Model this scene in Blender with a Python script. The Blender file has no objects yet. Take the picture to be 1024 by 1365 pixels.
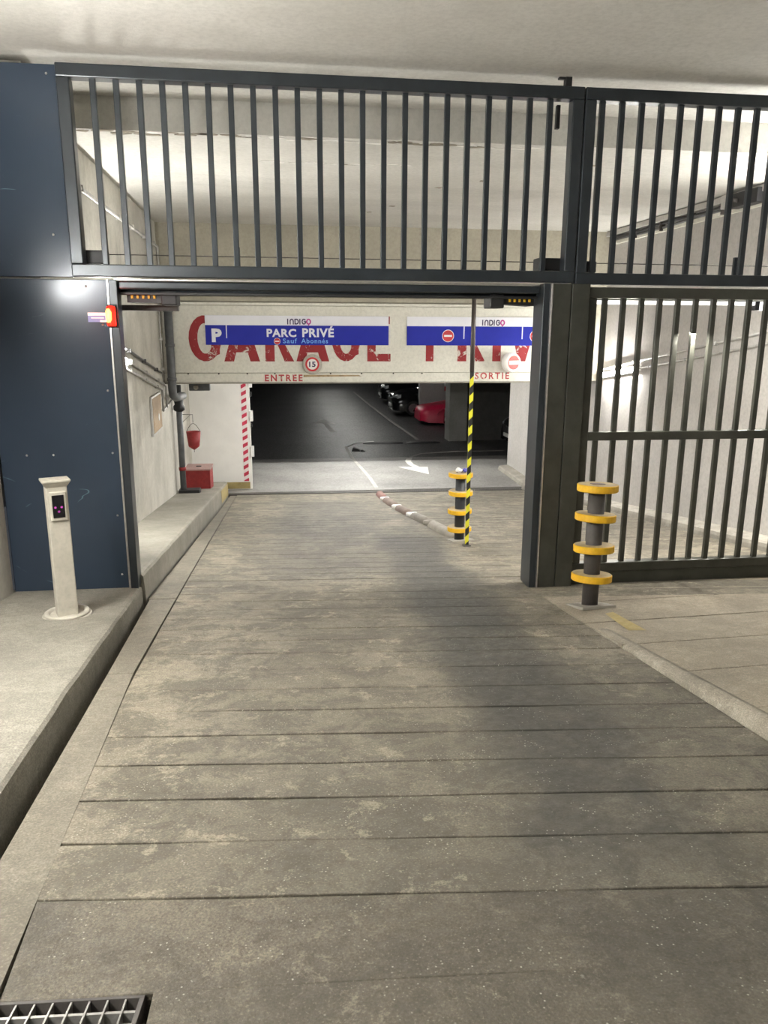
import bpy, bmesh, math, random
from mathutils import Vector, Matrix
random.seed(7)
sc = bpy.context.scene
COL = sc.collection
PI = math.pi

# ------------------------------------------------------------------ camera
yaw, pitch, roll = math.radians(7.5), math.radians(13.5), math.radians(0.3)
fw = Vector((math.sin(yaw)*math.cos(pitch), math.cos(yaw)*math.cos(pitch), -math.sin(pitch)))
rt = Vector((math.cos(yaw), -math.sin(yaw), 0)); up = rt.cross(fw)
rt, up = rt*math.cos(roll)+up*math.sin(roll), up*math.cos(roll)-rt*math.sin(roll)
cam_d = bpy.data.cameras.new('camera'); cam = bpy.data.objects.new('camera', cam_d); COL.objects.link(cam)
cam.matrix_world = Matrix(((rt.x, up.x, -fw.x, 0), (rt.y, up.y, -fw.y, -6.494), (rt.z, up.z, -fw.z, 2.2566), (0, 0, 0, 1)))
cam_d.sensor_fit = 'VERTICAL'; cam_d.sensor_height = 24; cam_d.lens = 1025/1365*24
cam_d.clip_start = .05; cam_d.clip_end = 200
sc.camera = cam
# ------------------------------------------------------------------ world and exposure
w = bpy.data.worlds.new('world'); sc.world = w; w.use_nodes = True
w.node_tree.nodes['Background'].inputs[0].default_value = (.75, .8, .9, 1)
w.node_tree.nodes['Background'].inputs[1].default_value = .02
sc.view_settings.view_transform = 'Standard'; sc.view_settings.look = 'None'
sc.view_settings.gamma = 1; sc.view_settings.use_curve_mapping = False
sc.view_settings.exposure = 1.6

# ------------------------------------------------------------------ helpers
def srgb(r, g, b):
    f = lambda c: (c/255/12.92) if c/255 <= .04045 else ((c/255+.055)/1.055)**2.4
    return (f(r), f(g), f(b), 1)

class MB:
    """collects shapes into one mesh"""
    def __init__(s): s.bm = bmesh.new()
    def box(s, x0, x1, y0, y1, z0, z1, bev=0, mi=0):
        vs = [s.bm.verts.new((x, y, z)) for x in (x0, x1) for y in (y0, y1) for z in (z0, z1)]
        fs = [(0,1,3,2), (4,6,7,5), (0,4,5,1), (2,3,7,6), (0,2,6,4), (1,5,7,3)]
        ff = [s.bm.faces.new([vs[i] for i in f]) for f in fs]
        for f in ff: f.material_index = mi
        if bev > 0:
            es = list({e for f in ff for e in f.edges})
            bmesh.ops.bevel(s.bm, geom=es, offset=bev, segments=2, profile=.5, affect='EDGES')
        return s
    def hexa(s, pts, bev=0, mi=0):
        """8 points: bottom loop of four, top loop of four"""
        vs = [s.bm.verts.new(p) for p in pts]
        ff = [s.bm.faces.new([vs[i] for i in f]) for f in ((3,2,1,0), (4,5,6,7), (0,1,5,4), (1,2,6,5), (2,3,7,6), (3,0,4,7))]
        for f in ff: f.material_index = mi
        if bev > 0:
            es = list({e for f in ff for e in f.edges})
            bmesh.ops.bevel(s.bm, geom=es, offset=bev, segments=2, profile=.5, affect='EDGES')
        return s
    def prism(s, pts, d, mi=0):
        """polygon pts (3d) extruded by vector d"""
        d = Vector(d); a = [s.bm.verts.new(p) for p in pts]; b = [s.bm.verts.new(Vector(p)+d) for p in pts]
        n = len(pts); fs = [s.bm.faces.new(a[::-1]), s.bm.faces.new(b)]
        for i in range(n): fs.append(s.bm.faces.new((a[i], a[(i+1) % n], b[(i+1) % n], b[i])))
        for f in fs: f.material_index = mi
        return s
    def tube(s, path, r, n=10, cap=True, smooth=True, mi=0):
        path = [Vector(p) for p in path]; rings = []
        rs = r if isinstance(r, (list, tuple)) else [r]*len(path)
        prev = None
        for i, p in enumerate(path):
            t = (path[min(i+1, len(path)-1)]-path[max(i-1, 0)]).normalized()
            if prev is None:
                a = Vector((0, 0, 1)) if abs(t.z) < .9 else Vector((1, 0, 0))
                u = t.cross(a).normalized()
            else:
                u = (prev-t*prev.dot(t)).normalized()
            prev = u; v = t.cross(u)
            rings.append([s.bm.verts.new(p+(u*math.cos(2*PI*k/n)+v*math.sin(2*PI*k/n))*rs[i]) for k in range(n)])
        for i in range(len(rings)-1):
            for k in range(n):
                f = s.bm.faces.new((rings[i][k], rings[i][(k+1) % n], rings[i+1][(k+1) % n], rings[i+1][k])); f.smooth = smooth; f.material_index = mi
        if cap:
            f = s.bm.faces.new(rings[0][::-1]); f.material_index = mi
            f = s.bm.faces.new(rings[-1]); f.material_index = mi
        return s
    def lathe(s, prof, n=24, loc=(0, 0, 0), axis='z', smooth=True, mi=0):
        """profile of (r, h)"""
        rings = []
        for r, h in prof:
            ring = []
            for k in range(n):
                a = 2*PI*k/n; c, q = r*math.cos(a), r*math.sin(a)
                p = (c, q, h) if axis == 'z' else ((c, -h, q) if axis == 'y' else (h, c, q))
                ring.append(s.bm.verts.new(Vector(p)+Vector(loc)))
            rings.append(ring)
        for i in range(len(rings)-1):
            for k in range(n):
                f = s.bm.faces.new((rings[i][k], rings[i][(k+1) % n], rings[i+1][(k+1) % n], rings[i+1][k])); f.smooth = smooth; f.material_index = mi
        s.bm.faces.new(rings[0][::-1]).material_index = mi; s.bm.faces.new(rings[-1]).material_index = mi
        return s
    def poly(s, pts, mi=0):
        f = s.bm.faces.new([s.bm.verts.new(p) for p in pts]); f.material_index = mi; return s
    def grid(s, rows, smooth=True, closed=False, mi=0):
        """rows of 3d points"""
        R = [[s.bm.verts.new(p) for p in r] for r in rows]
        for i in range(len(R)-1):
            m = len(R[i])
            for k in range(m if closed else m-1):
                f = s.bm.faces.new((R[i][k], R[i][(k+1) % m], R[i+1][(k+1) % m], R[i+1][k])); f.smooth = smooth; f.material_index = mi
        return R
    def mesh(s, name, recalc=True):
        if recalc: bmesh.ops.recalc_face_normals(s.bm, faces=s.bm.faces[:])
        me = bpy.data.meshes.new(name); s.bm.to_mesh(me); s.bm.free(); return me

def put(name, mesh, mat, parent=None, loc=(0, 0, 0), rot=(0, 0, 0)):
    if isinstance(mesh, MB): mesh = mesh.mesh(name)
    mats = mat if isinstance(mat, (list, tuple)) else [mat]
    if not mesh.materials:
        for m in mats: mesh.materials.append(m)
    o = bpy.data.objects.new(name, mesh); COL.objects.link(o)
    o.parent = parent; o.location = loc; o.rotation_euler = rot
    return o
def tag(o, label, cat, group=None, kind=None):
    o['label'] = label; o['category'] = cat
    if group: o['group'] = group
    if kind: o['kind'] = kind
    return o
def struct(name, mesh, mat, label, cat, **k):
    return tag(put(name, mesh, mat, **k), label, cat, kind='structure')
def thing(name, label, cat, loc=(0, 0, 0), rot=(0, 0, 0), group=None):
    o = bpy.data.objects.new(name, None); COL.objects.link(o)
    o.location = loc; o.rotation_euler = rot; o.empty_display_size = .1
    return tag(o, label, cat, group)

# ------------------------------------------------------------------ materials
def newmat(name):
    m = bpy.data.materials.new(name); m.use_nodes = True
    nt = m.node_tree; b = nt.nodes['Principled BSDF']
    return m, nt, b
def N(nt, t, **k):
    n = nt.nodes.new(t)
    for a, v in k.items():
        if a in ('operation', 'blend_type', 'data_type', 'noise_dimensions', 'feature', 'wave_type', 'bands_direction', 'use_clamp', 'distance'): setattr(n, a, v)
    return n
def mixc(nt, fac, a, b, blend='MIX'):
    n = nt.nodes.new('ShaderNodeMix'); n.data_type = 'RGBA'; n.blend_type = blend
    for sock, v in ((n.inputs[0], fac), (n.inputs[6], a), (n.inputs[7], b)):
        if hasattr(v, 'node'): nt.links.new(v, sock)
        else: sock.default_value = v
    return n.outputs[2]
def mth(nt, op, a, b=None, clamp=False):
    n = nt.nodes.new('ShaderNodeMath'); n.operation = op; n.use_clamp = clamp
    for i, v in ((0, a), (1, b)):
        if v is None: continue
        if hasattr(v, 'node'): nt.links.new(v, n.inputs[i])
        else: n.inputs[i].default_value = v
    return n.outputs[0]
def rng(nt, v, a, b, c=0., d=1., smooth=True):
    n = nt.nodes.new('ShaderNodeMapRange'); n.interpolation_type = 'SMOOTHSTEP' if smooth else 'LINEAR'
    nt.links.new(v, n.inputs[0])
    for i, q in ((1, a), (2, b), (3, c), (4, d)): n.inputs[i].default_value = q
    return n.outputs[0]
def noise(nt, vec, scale, detail=6, rough=.6, stretch=None, dist=0):
    if stretch:
        mp = nt.nodes.new('ShaderNodeMapping'); mp.inputs['Scale'].default_value = stretch
        nt.links.new(vec, mp.inputs[0]); vec = mp.outputs[0]
    n = nt.nodes.new('ShaderNodeTexNoise'); n.inputs['Scale'].default_value = scale
    n.inputs['Detail'].default_value = detail; n.inputs['Roughness'].default_value = rough
    n.inputs['Distortion'].default_value = dist
    nt.links.new(vec, n.inputs['Vector']); return n.outputs[0]
def pos(nt): return nt.nodes.new('ShaderNodeNewGeometry').outputs['Position']
def sepx(nt, vec):
    s = nt.nodes.new('ShaderNodeSeparateXYZ'); nt.links.new(vec, s.inputs[0]); return s.outputs
def bump(nt, b, h, strength=.3, dist=.01):
    n = nt.nodes.new('ShaderNodeBump'); n.inputs['Strength'].default_value = strength; n.inputs['Distance'].default_value = dist
    nt.links.new(h, n.inputs['Height']); nt.links.new(n.outputs[0], b.inputs['Normal'])

def plain(name, col, rough=.5, metal=0., var=.12, scale=6., bumpy=0., spec=.5):
    m, nt, b = newmat(name); p = pos(nt)
    n = noise(nt, p, scale, 5)
    dark = tuple(c*(1-var) for c in col[:3])+(1,); lite = tuple(min(1, c*(1+var)) for c in col[:3])+(1,)
    nt.links.new(mixc(nt, rng(nt, n, .3, .7), dark, lite), b.inputs['Base Color'])
    b.inputs['Roughness'].default_value = rough; b.inputs['Metallic'].default_value = metal
    b.inputs['Specular IOR Level'].default_value = spec
    if bumpy: bump(nt, b, noise(nt, p, 60, 4), bumpy, .004)
    return m
def emit(name, col, strength):
    m, nt, b = newmat(name)
    b.inputs['Base Color'].default_value = col; b.inputs['Emission Color'].default_value = col; b.inputs['Emission Strength'].default_value = strength
    return m
def concrete(name, c1, c2, rough=.85, scale=1.2, grime=.35, streak=None, specks=0., bumps=.35, chips=0., tracks=None, mott=0.):
    """c1 and c2 mottled together, dark grime patches, aggregate specks"""
    m, nt, b = newmat(name); p = pos(nt)
    col = mixc(nt, rng(nt, noise(nt, p, scale, 8, .65), .32, .68), c1, c2)
    fine = noise(nt, p, 22, 6, .7)
    col = mixc(nt, rng(nt, fine, .35, .75, 0, .45), col, tuple(c*.62 for c in c1[:3])+(1,))
    g = rng(nt, noise(nt, p, scale*.55, 7, .7, stretch=streak, dist=.4), .5, .72, 0, grime)
    col = mixc(nt, g, col, tuple(c*.35 for c in c1[:3])+(1,))
    if mott:
        big_ = rng(nt, noise(nt, p, 3.4, 10, .78, dist=.5), .45, .56, 0, mott)
        col = mixc(nt, big_, col, tuple(c*.55 for c in c2[:3])+(1,))
        pale = rng(nt, noise(nt, p, 5.5, 10, .8, dist=.3), .56, .61, 0, mott*.85)
        col = mixc(nt, pale, col, tuple(min(1, c*1.35) for c in c1[:3])+(1,))
        grit = nt.nodes.new('ShaderNodeTexNoise'); grit.inputs['Scale'].default_value = 130; grit.inputs['Detail'].default_value = 3; nt.links.new(p, grit.inputs['Vector'])
        col = mixc(nt, rng(nt, grit.outputs[0], .40, .66, 0, .5), col, tuple(c*.5 for c in c2[:3])+(1,))
        col = mixc(nt, rng(nt, grit.outputs[0], .40, .30, 0, .35), col, tuple(min(1, c*1.5) for c in c1[:3])+(1,))
    if chips:
        col = mixc(nt, rng(nt, noise(nt, p, 3.1, 9, .75), .64, .67, 0, chips), col, (.62, .60, .55, 1))
    if tracks:
        xyz = sepx(nt, p)
        for (xa, xb, slope, ya, yb, amt, soft) in tracks:
            # darker band along the lane between two x lines
            wob = mth(nt, 'MULTIPLY', mth(nt, 'SUBTRACT', noise(nt, p, 1.3, 6, .7), .5), .6)
            xx = mth(nt, 'ADD', mth(nt, 'SUBTRACT', xyz[0], mth(nt, 'MULTIPLY', xyz[1], slope)), wob)
            f = mth(nt, 'MULTIPLY', rng(nt, xx, xa-soft, xa+soft), rng(nt, xx, xb-soft, xb+soft, 1, 0))
            f = mth(nt, 'MULTIPLY', f, mth(nt, 'MULTIPLY', rng(nt, xyz[1], ya-.9, ya+.5), rng(nt, xyz[1], yb-.6, yb+.9, 1, 0)))
            f = mth(nt, 'MULTIPLY', f, rng(nt, noise(nt, p, 2.2, 7, .75), .2, .6, amt*.6, amt))
            col = mixc(nt, f, col, (.035, .033, .028, 1))
    if specks:
        v = nt.nodes.new('ShaderNodeTexVoronoi'); v.inputs['Scale'].default_value = 58; nt.links.new(p, v.inputs['Vector'])
        sp = mth(nt, 'MULTIPLY', rng(nt, v.outputs['Distance'], .09, .22, 1, 0), rng(nt, noise(nt, p, 9, 3), .5, .62, 0, specks))
        col = mixc(nt, sp, col, (.55, .53, .46, 1))
    nt.links.new(col, b.inputs['Base Color'])
    nt.links.new(rng(nt, fine, .3, .7, max(0, rough-.12), min(1, rough+.1)), b.inputs['Roughness'])
    bump(nt, b, mth(nt, 'ADD', mth(nt, 'MULTIPLY', fine, .7), noise(nt, p, 90, 4)), bumps, .006)
    return m

M = {}
TR = [(1.02, 1.72, .05, -4.6, 3.2, .88, .18), (-.45, 1.0, .06, .6, 8.5, .50, .35), (-.5, .2, .03, -6, .2, .22, .3), (1.5, 2.3, .0, -9, -2.6, .45, .3), (.0, .95, .0, -9, -3.2, .30, .3)]  # tyre dirt and soot bands, the last just a darker near centre
M['ramp'] = concrete('ramp_concrete', (.285, .252, .188, 1), (.15, .131, .096, 1), .8, .8, .65, mott=.72, specks=.55, bumps=.5, tracks=TR)
M['rampnear'] = concrete('near_slab_concrete', (.165, .143, .105, 1), (.085, .073, .053, 1), .7, 1.3, .6, mott=.55, specks=.5, bumps=.6, chips=.22, tracks=[(.7, 3, 0, -9, -4, .45, .4)])
M['gutter'] = concrete('gutter_concrete', (.23, .206, .158, 1), (.17, .151, .115, 1), .85, 1.6, .4, specks=.15, mott=.35)
M['pavement'] = concrete('pavement_concrete', (.29, .27, .225, 1), (.19, .176, .145, 1), .88, 1.2, .5, specks=.1, bumps=.4)
M['platform'] = concrete('platform_concrete', (.31, .288, .238, 1), (.22, .203, .166, 1), .88, 1.4, .4, specks=.3, bumps=.5, mott=.3)
M['slab'] = concrete('exit_slab_concrete', (.40, .345, .262, 1), (.28, .243, .187, 1), .85, 1.1, .45, specks=.1, mott=.35)
M['slabedge'] = concrete('worn_kerb_edge', (.38, .345, .28, 1), (.26, .23, .18, 1), .85, 3, .5, mott=.4)
M['kerb'] = concrete('kerb_concrete', (.38, .355, .31, 1), (.27, .25, .21, 1), .85, 2.5, .5)
M['soil'] = plain('dark_joint_dirt', (.035, .032, .027, 1), .95, var=.3)
M['ceiling'] = concrete('painted_ceiling', (.60, .585, .54, 1), (.50, .485, .44, 1), .85, .8, .28, streak=(.35, 1.6, 1), bumps=.25, chips=.25)
M['wallL'] = concrete('stained_plaster', (.58, .56, .50, 1), (.40, .385, .335, 1), .88, 1.1, .6, streak=(1, 1.2, .35), bumps=.3)
M['wallR'] = concrete('pale_plaster', (.50, .48, .455, 1), (.44, .42, .395, 1), .88, .8, .22, streak=(1, 1, .4), bumps=.25)
M['lintel'] = concrete('beige_lintel', (.44, .41, .33, 1), (.37, .345, .28, 1), .88, 1.0, .3, streak=(.5, 1, .5), bumps=.25)
M['fascia'] = concrete('painted_fascia', (.76, .745, .67, 1), (.69, .675, .60, 1), .7, 1.3, .16, bumps=.15, chips=.5)
M['white'] = plain('white_paint', (.80, .785, .75, 1), .7, var=.04, scale=2)
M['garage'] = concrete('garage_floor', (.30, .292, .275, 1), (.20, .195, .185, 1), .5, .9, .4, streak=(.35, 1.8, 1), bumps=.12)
M['gwall'] = concrete('garage_wall', (.30, .295, .28, 1), (.22, .215, .2, 1), .85, .8, .3)
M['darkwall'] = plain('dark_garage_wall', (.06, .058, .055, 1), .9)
M['slate'] = None
m, nt, b = newmat('slate_blue_sheet_metal'); p = pos(nt)
col = mixc(nt, rng(nt, noise(nt, p, 1.2, 3, .5), .3, .7), (.029, .042, .062, 1), (.033, .046, .067, 1))
scr = mth(nt, 'ABSOLUTE', mth(nt, 'SUBTRACT', noise(nt, p, .9, 3, .5, stretch=(.5, 1, 1.4), dist=1.2), .5))
col = mixc(nt, mth(nt, 'MULTIPLY', rng(nt, scr, .0008, .003, .35, 0), rng(nt, noise(nt, p, 3, 3), .58, .66)), col, (.22, .38, .42, 1))
nt.links.new(col, b.inputs['Base Color']); b.inputs['Metallic'].default_value = .15
b.inputs['Roughness'].default_value = .2; b.inputs['Specular IOR Level'].default_value = .22; b.inputs['Metallic'].default_value = .05; M['slate'] = m
M['steel'] = plain('charcoal_painted_steel', (.030, .036, .042, 1), .3, .35, .15, 4)
M['gatesteel'] = plain('grey_green_painted_steel', (.060, .061, .050, 1), .32, .4, .2, 5)
M['black'] = plain('black_rubber', (.012, .012, .013, 1), .55)
M['silver'] = plain('bare_aluminium', (.62, .60, .57, 1), .28, .9, .1, 20)
M['pipe'] = plain('grey_plastic_pipe', (.10, .105, .11, 1), .45, 0, .2, 6)
M['yellow'] = concrete('worn_yellow_paint', (.80, .47, .015, 1), (.70, .38, .012, 1), .55, 8, .15, bumps=.1)
M['dustyyellow'] = concrete('dusty_disc_top', (.50, .38, .20, 1), (.36, .29, .18, 1), .8, 6, .3, bumps=.1)
M['polegrey'] = plain('dark_grey_post', (.060, .053, .048, 1), .6, 0, .2, 8)
M['cream'] = concrete('cream_painted_metal', (.50, .47, .40, 1), (.44, .41, .34, 1), .5, 4, .12, bumps=.06)
M['red'] = concrete('chipped_red_paint', (.30, .022, .022, 1), (.22, .016, .018, 1), .6, 6, .2, bumps=.1)
M['boxtop'] = concrete('dusty_pink_paint', (.42, .27, .25, 1), (.34, .22, .2, 1), .8, 4, .25)
M['blue'] = plain('banner_blue', (.018, .026, .33, 1), .6, var=.04, spec=.2)
M['bannerwhite'] = plain('banner_white', (.78, .78, .84, 1), .45, var=.02)
M['navy'] = plain('print_navy', (.035, .02, .08, 1), .5, var=.02)
M['magenta'] = plain('print_magenta', (.48, .03, .25, 1), .5, var=.02)
M['skyblue'] = plain('print_sky_blue', (.18, .42, .85, 1), .5, var=.02)
M['signred'] = plain('sign_red', (.55, .02, .03, 1), .45, var=.04)
M['signwhite'] = plain('sign_white', (.82, .82, .80, 1), .4, var=.03)
M['tan'] = concrete('brown_cardboard_plate', (.36, .25, .13, 1), (.28, .19, .10, 1), .7, 3, .3)
M['roadwhite'] = concrete('worn_white_road_paint', (.78, .77, .73, 1), (.66, .65, .61, 1), .7, 4, .3)
M['wornline'] = concrete('nearly_gone_road_paint', (.66, .645, .60, 1), (.50, .485, .45, 1), .7, 5, .5, mott=.35)
M['roadyellow'] = concrete('worn_yellow_road_paint', (.36, .28, .10, 1), (.28, .22, .10, 1), .8, 5, .4)
M['sepbrown'] = concrete('dusty_separator_rubber', (.22, .16, .13, 1), (.15, .11, .09, 1), .8, 3, .4)
M['tube'] = emit('fluorescent_tube', (1, .97, .90, 1), 30)
M['lamphouse'] = plain('white_lamp_housing', (.75, .75, .73, 1), .5, var=.03)
M['trayw'] = plain('white_trunking', (.80, .80, .80, 1), .5, var=.03)
# red paint letters, flaked off in places
m, nt, b = newmat('flaking_red_letters'); p = pos(nt)
fl = rng(nt, noise(nt, p, 8, 9, .78, dist=.6), .575, .60)
nt.links.new(mixc(nt, fl, mixc(nt, noise(nt, p, 4), (.33, .025, .03, 1), (.24, .018, .022, 1)), (.64, .62, .55, 1)), b.inputs['Base Color'])
b.inputs['Roughness'].default_value = .75; M['letters'] = m
m, nt, b = newmat('faded_red_stencil'); p = pos(nt)
fl = rng(nt, noise(nt, p, 16, 8, .7), .58, .66)
nt.links.new(mixc(nt, fl, (.42, .05, .055, 1), (.64, .60, .54, 1)), b.inputs['Base Color']); b.inputs['Roughness'].default_value = .75; M['stencil'] = m
def stripes(name, ca, cb, period, slant, axis=2, side=0):
    m, nt, b = newmat(name); tc = nt.nodes.new('ShaderNodeTexCoord').outputs['Object']; x = sepx(nt, tc)
    v = mth(nt, 'ADD', x[axis], mth(nt, 'MULTIPLY', x[side], slant))
    f = mth(nt, 'FRACT', mth(nt, 'DIVIDE', mth(nt, 'ADD', v, 20), period))
    nt.links.new(mixc(nt, mth(nt, 'GREATER_THAN', f, .5), ca, cb), b.inputs['Base Color']); b.inputs['Roughness'].default_value = .5
    return m
M['hazard'] = stripes('black_yellow_tape', (.012, .012, .012, 1), (.62, .58, .03, 1), .185, -1.5)
M['redwhite'] = stripes('red_white_tape', (.50, .03, .07, 1), (.78, .70, .69, 1), .165, -.55)

# ------------------------------------------------------------------ frame constants
SL = .1319                     # slope of the ramp
def rz(y, h=0.): return -SL*y+h
GY = -.2                       # plane of the gate
BY = 6.85                      # plane of the lintel carrying the lettering
FZ = -1.35                     # garage floor
def wl(y): return -1.805-.022*y         # left inner wall
def wr(y): return 5.494+.025*y          # right wall
SEAM = [(-9, -.60), (-4.77, -.738), (-4.37, -.779), (-2.38, -.895), (1.155, -.951), (8.99, -1.048), (11, -1.07)]
def lerp(tab, y):
    for (a, va), (b_, vb) in zip(tab, tab[1:]):
        if y <= b_: return va+(vb-va)*(max(y, a)-a)/(b_-a)
    return tab[-1][1]
def seam(y): return lerp(SEAM, y)

# ------------------------------------------------------------------ lamps
def area(name, loc, sx, sy, energy, direction, parent, col=(1, .96, .88), spread=PI):
    L = bpy.data.lights.new(name, 'AREA'); L.shape = 'RECTANGLE'; L.size = sx; L.size_y = sy; L.energy = energy; L.color = col; L.spread = spread
    o = bpy.data.objects.new(name, L); COL.objects.link(o); o.parent = parent; o.location = loc
    d = Vector(direction).normalized()
    o.rotation_euler = d.to_track_quat('-Z', 'X').to_euler()
    return o
def batten(label, a, b_, out, energy, wid=.07, col=(1, .985, .94), group=None, es=None):
    """fluorescent batten from a to b, facing out"""
    a, b_ = Vector(a), Vector(b_); c = (a+b_)/2; L = (b_-a).length; ax = (b_-a).normalized(); o_ = Vector(out)
    o_ = (o_-ax*o_.dot(ax)).normalized(); s_ = o_.cross(ax)
    t = thing('fluorescent_lamp', label, 'lamp', c, group=group)
    m3 = Matrix((ax, s_, o_)).transposed()
    t.rotation_euler = m3.to_euler()
    put('housing', MB().box(-L/2, L/2, -wid*.7, wid*.7, 0, .05, .008), M['lamphouse'], t)
    put('tube', MB().tube([(-L/2+.04, 0, .075), (L/2-.04, 0, .075)], .018, 8), emit('lit_tube', (*col, 1), energy*1.55/(L-.08)*1.8), t)
    put('end_cap', MB().box(-L/2, -L/2+.04, -.03, .03, .045, .1, .005), M['lamphouse'], t)
    put('end_cap', MB().box(L/2-.04, L/2, -.03, .03, .045, .1, .005), M['lamphouse'], t)
    return t

# ------------------------------------------------------------------ the ramp
uf = MB()
uf.poly([(-.74, -4.80, rz(-4.80, -.016)), (6, -4.80, rz(-4.80, -.016)), (6, 10.38, rz(10.38, -.016)), (-1.14, 10.38, rz(10.38, -.016)), (-.97, -.2, rz(-.2, -.016))])
uf.poly([(-3, -10, rz(-10, -.33)), (7, -10, rz(-10, -.33)), (7, 10.4, rz(10.4, -.33)), (-3, 10.4, rz(10.4, -.33))])
ramp = struct('floor', uf, M['soil'], 'grey concrete ramp of scored slabs running down to the garage', 'ramp')
def strip(name, p0, p1, p2, p3, mat, parent, hf=None, seg=4, th=.11, cham=.003, jit=.006, dz=0., label=None):
    """one slab: p0..p1 near edge (left to right), p3..p2 far edge; lies on the ramp, chamfered rim, slightly chipped edge"""
    hf = hf or (lambda x, y: 0.)
    bm = MB(); rows = []
    for i in range(seg+1):
        t = i/seg
        n = Vector((p0[0]+(p1[0]-p0[0])*t, p0[1]+(p1[1]-p0[1])*t)); f = Vector((p3[0]+(p2[0]-p3[0])*t, p3[1]+(p2[1]-p3[1])*t))
        jn = random.uniform(-jit, jit); jf = random.uniform(-jit, jit)
        z = lambda q, d: rz(q[1], hf(q[0], q[1])+dz+d)
        d = (f-n).normalized()
        a, b_ = n+d*(.006+jn), f-d*(.006+jf)
        a2, b2 = a+d*cham, b_-d*cham
        rows.append([(a.x, a.y, z(a, -th)), (a.x, a.y, z(a, -cham)), (a2.x, a2.y, z(a2, 0)), (b2.x, b2.y, z(b2, 0)), (b_.x, b_.y, z(b_, -cham)), (b_.x, b_.y, z(b_, -th))])
    R = bm.grid(rows, smooth=False)
    bm.bm.faces.new(R[0]); bm.bm.faces.new(R[-1][::-1])
    o = put(name, bm, mat, parent)
    return o
# joints: y where each joint crosses x = 0, and its skew
joints = []
for xj, yj in ((.265, -4.526), (.306, -4.216), (.345, -3.914), (.385, -3.611), (.425, -3.305), (.466, -2.996), (.507, -2.683), (.551, -2.343), (.594, -2.017), (.633, -1.723), (.672, -1.422), (.711, -1.128), (.75, -.827)):
    joints.append((yj+.115*xj, -.115))
y = joints[-1][0]+.3
while y < 10.1:
    k = -.115+.0055*max(0, y); joints.append((y, k)); y += .3
DY = 10.40                     # drain line at x = 0
joints.append((DY-.02, -.055))
def jx(j, x): return j[0]+j[1]*x
for a, b_ in zip(joints, joints[1:]):
    ym = (a[0]+b_[0])/2
    xl = seam(ym)+.008
    xr = 2.09 if ym < -.35 else wr(ym)-.27
    segn = 9 if ym < -.35 else 6
    xa, xb = seam(jx(a, xl))+.008, seam(jx(b_, xl))+.008
    strip('slab', (xa, jx(a, xa)), (xr, jx(a, xr)), (xr, jx(b_, xr)), (xb, jx(b_, xb)), M['ramp'], ramp, seg=segn, dz=random.uniform(-.0008, .0008))
# big near slab round the drain pit
j0 = joints[0]; px1 = -.377; py0, py1 = -4.845, -5.32
strip('near_slab', (seam(-4.84)+.008, py0+.01), (2.09, py0-.17), (2.09, jx(j0, 2.09)), (seam(-4.41)+.008, jx(j0, -.77)), M['rampnear'], ramp, seg=5)
strip('near_slab', (px1+.02, -9), (2.09, -9), (2.09, py0-.165), (px1+.02, py0+.006), M['rampnear'], ramp, seg=5, jit=.0, cham=.002)
strip('near_slab', (-1.0, -9), (px1+.01, -9), (px1+.01, py1), (-1.0, py1), M['rampnear'], ramp, seg=3)
# gutter strip along the kerb, front and inside
GUT = [(-9, -.76), (-4.178, -.954), (-3.359, -.993), (-.791, -1.118), (-.17, -1.15)]
ys = [py0+.0, -4.0, -3.0, -2.0, -1.0, -.2]
for a, b_ in ((-4.84, -2.2), (-2.2, -.18)):
    strip('gutter_slab', (lerp(GUT, a), a), (seam(a)-.006, a), (seam(b_)-.006, b_), (lerp(GUT, b_), b_), M['gutter'], ramp, seg=3, jit=0)
for a, b_ in ((-.17, 3.3), (3.3, 6.9), (6.9, 10.33)):
    strip('gutter_slab', (-1.165, a), (seam(a)-.006, a), (seam(b_)-.006, b_), (-1.2 if b_ > 7 else -1.165, b_), M['gutter'], ramp, seg=3, jit=0)

# ------------------------------------------------------------------ right hand exit slab with worn kerb
def hs(x, y): return .0 if y > -1.6 else .032*(-1.6-y)
slab = MB()
slab.poly([(2.1, -9, rz(-9, -.12)), (wr(-9), -9, rz(-9, -.12)), (wr(0), -.24, rz(-.24, -.12)), (2.1, -.24, rz(-.24, -.12))])
slab = struct('floor_exit_lane', slab, M['soil'], 'brownish concrete exit lane with raised kerb to the right of the ramp', 'lane')
kb = MB(); rows = []
for i in range(26):
    y = -9+i*(9-1.75)/25; h = hs(0, y); q = random.uniform(-.014, .014); s_ = min(1, max(.08, (-1.75-y)/2.))
    rows.append([(2.10+q, y, rz(y, -.1)), (2.105+q, y, rz(y, h*.55)), (2.125+q, y, rz(y, h*.9)), (2.16+q*.5, y, rz(y, h+.006)), (2.20, y, rz(y, h)), (2.20, y, rz(y, -.1))])
R = kb.grid(rows); kb.bm.faces.new(R[0]); kb.bm.faces.new(R[-1][::-1])
put('kerb_edge', kb, M['slabedge'], slab)
y = -9.; ed = []
while y < -.5: ed.append(y); y += .62
ed.append(-.24)
for a, b_ in zip(ed, ed[1:]):
    kk = .07 if b_ < -.5 else 0
    x0 = 2.20 if b_ < -1.7 else 2.10
    ka = .07 if a > -8.9 else 0
    strip('slab', (x0, a+ka*(x0-2.1)), (wr(a)-.01, a+ka*3.3), (wr(b_)-.01, b_+kk*3.3), (x0, b_+kk*(x0-2.1)), M['slab'], slab, hf=hs, seg=3, jit=.004)
# short faded yellow dash beside the front bollard
put('painted_dash', MB().poly([(2.36, -1.32, rz(-1.32, .0012)), (2.44, -1.28, rz(-1.28, .0012)), (2.42, -1.86, rz(-1.86, .013)), (2.30, -1.84, rz(-1.84, .0122))]), M['roadyellow'], slab)

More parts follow.
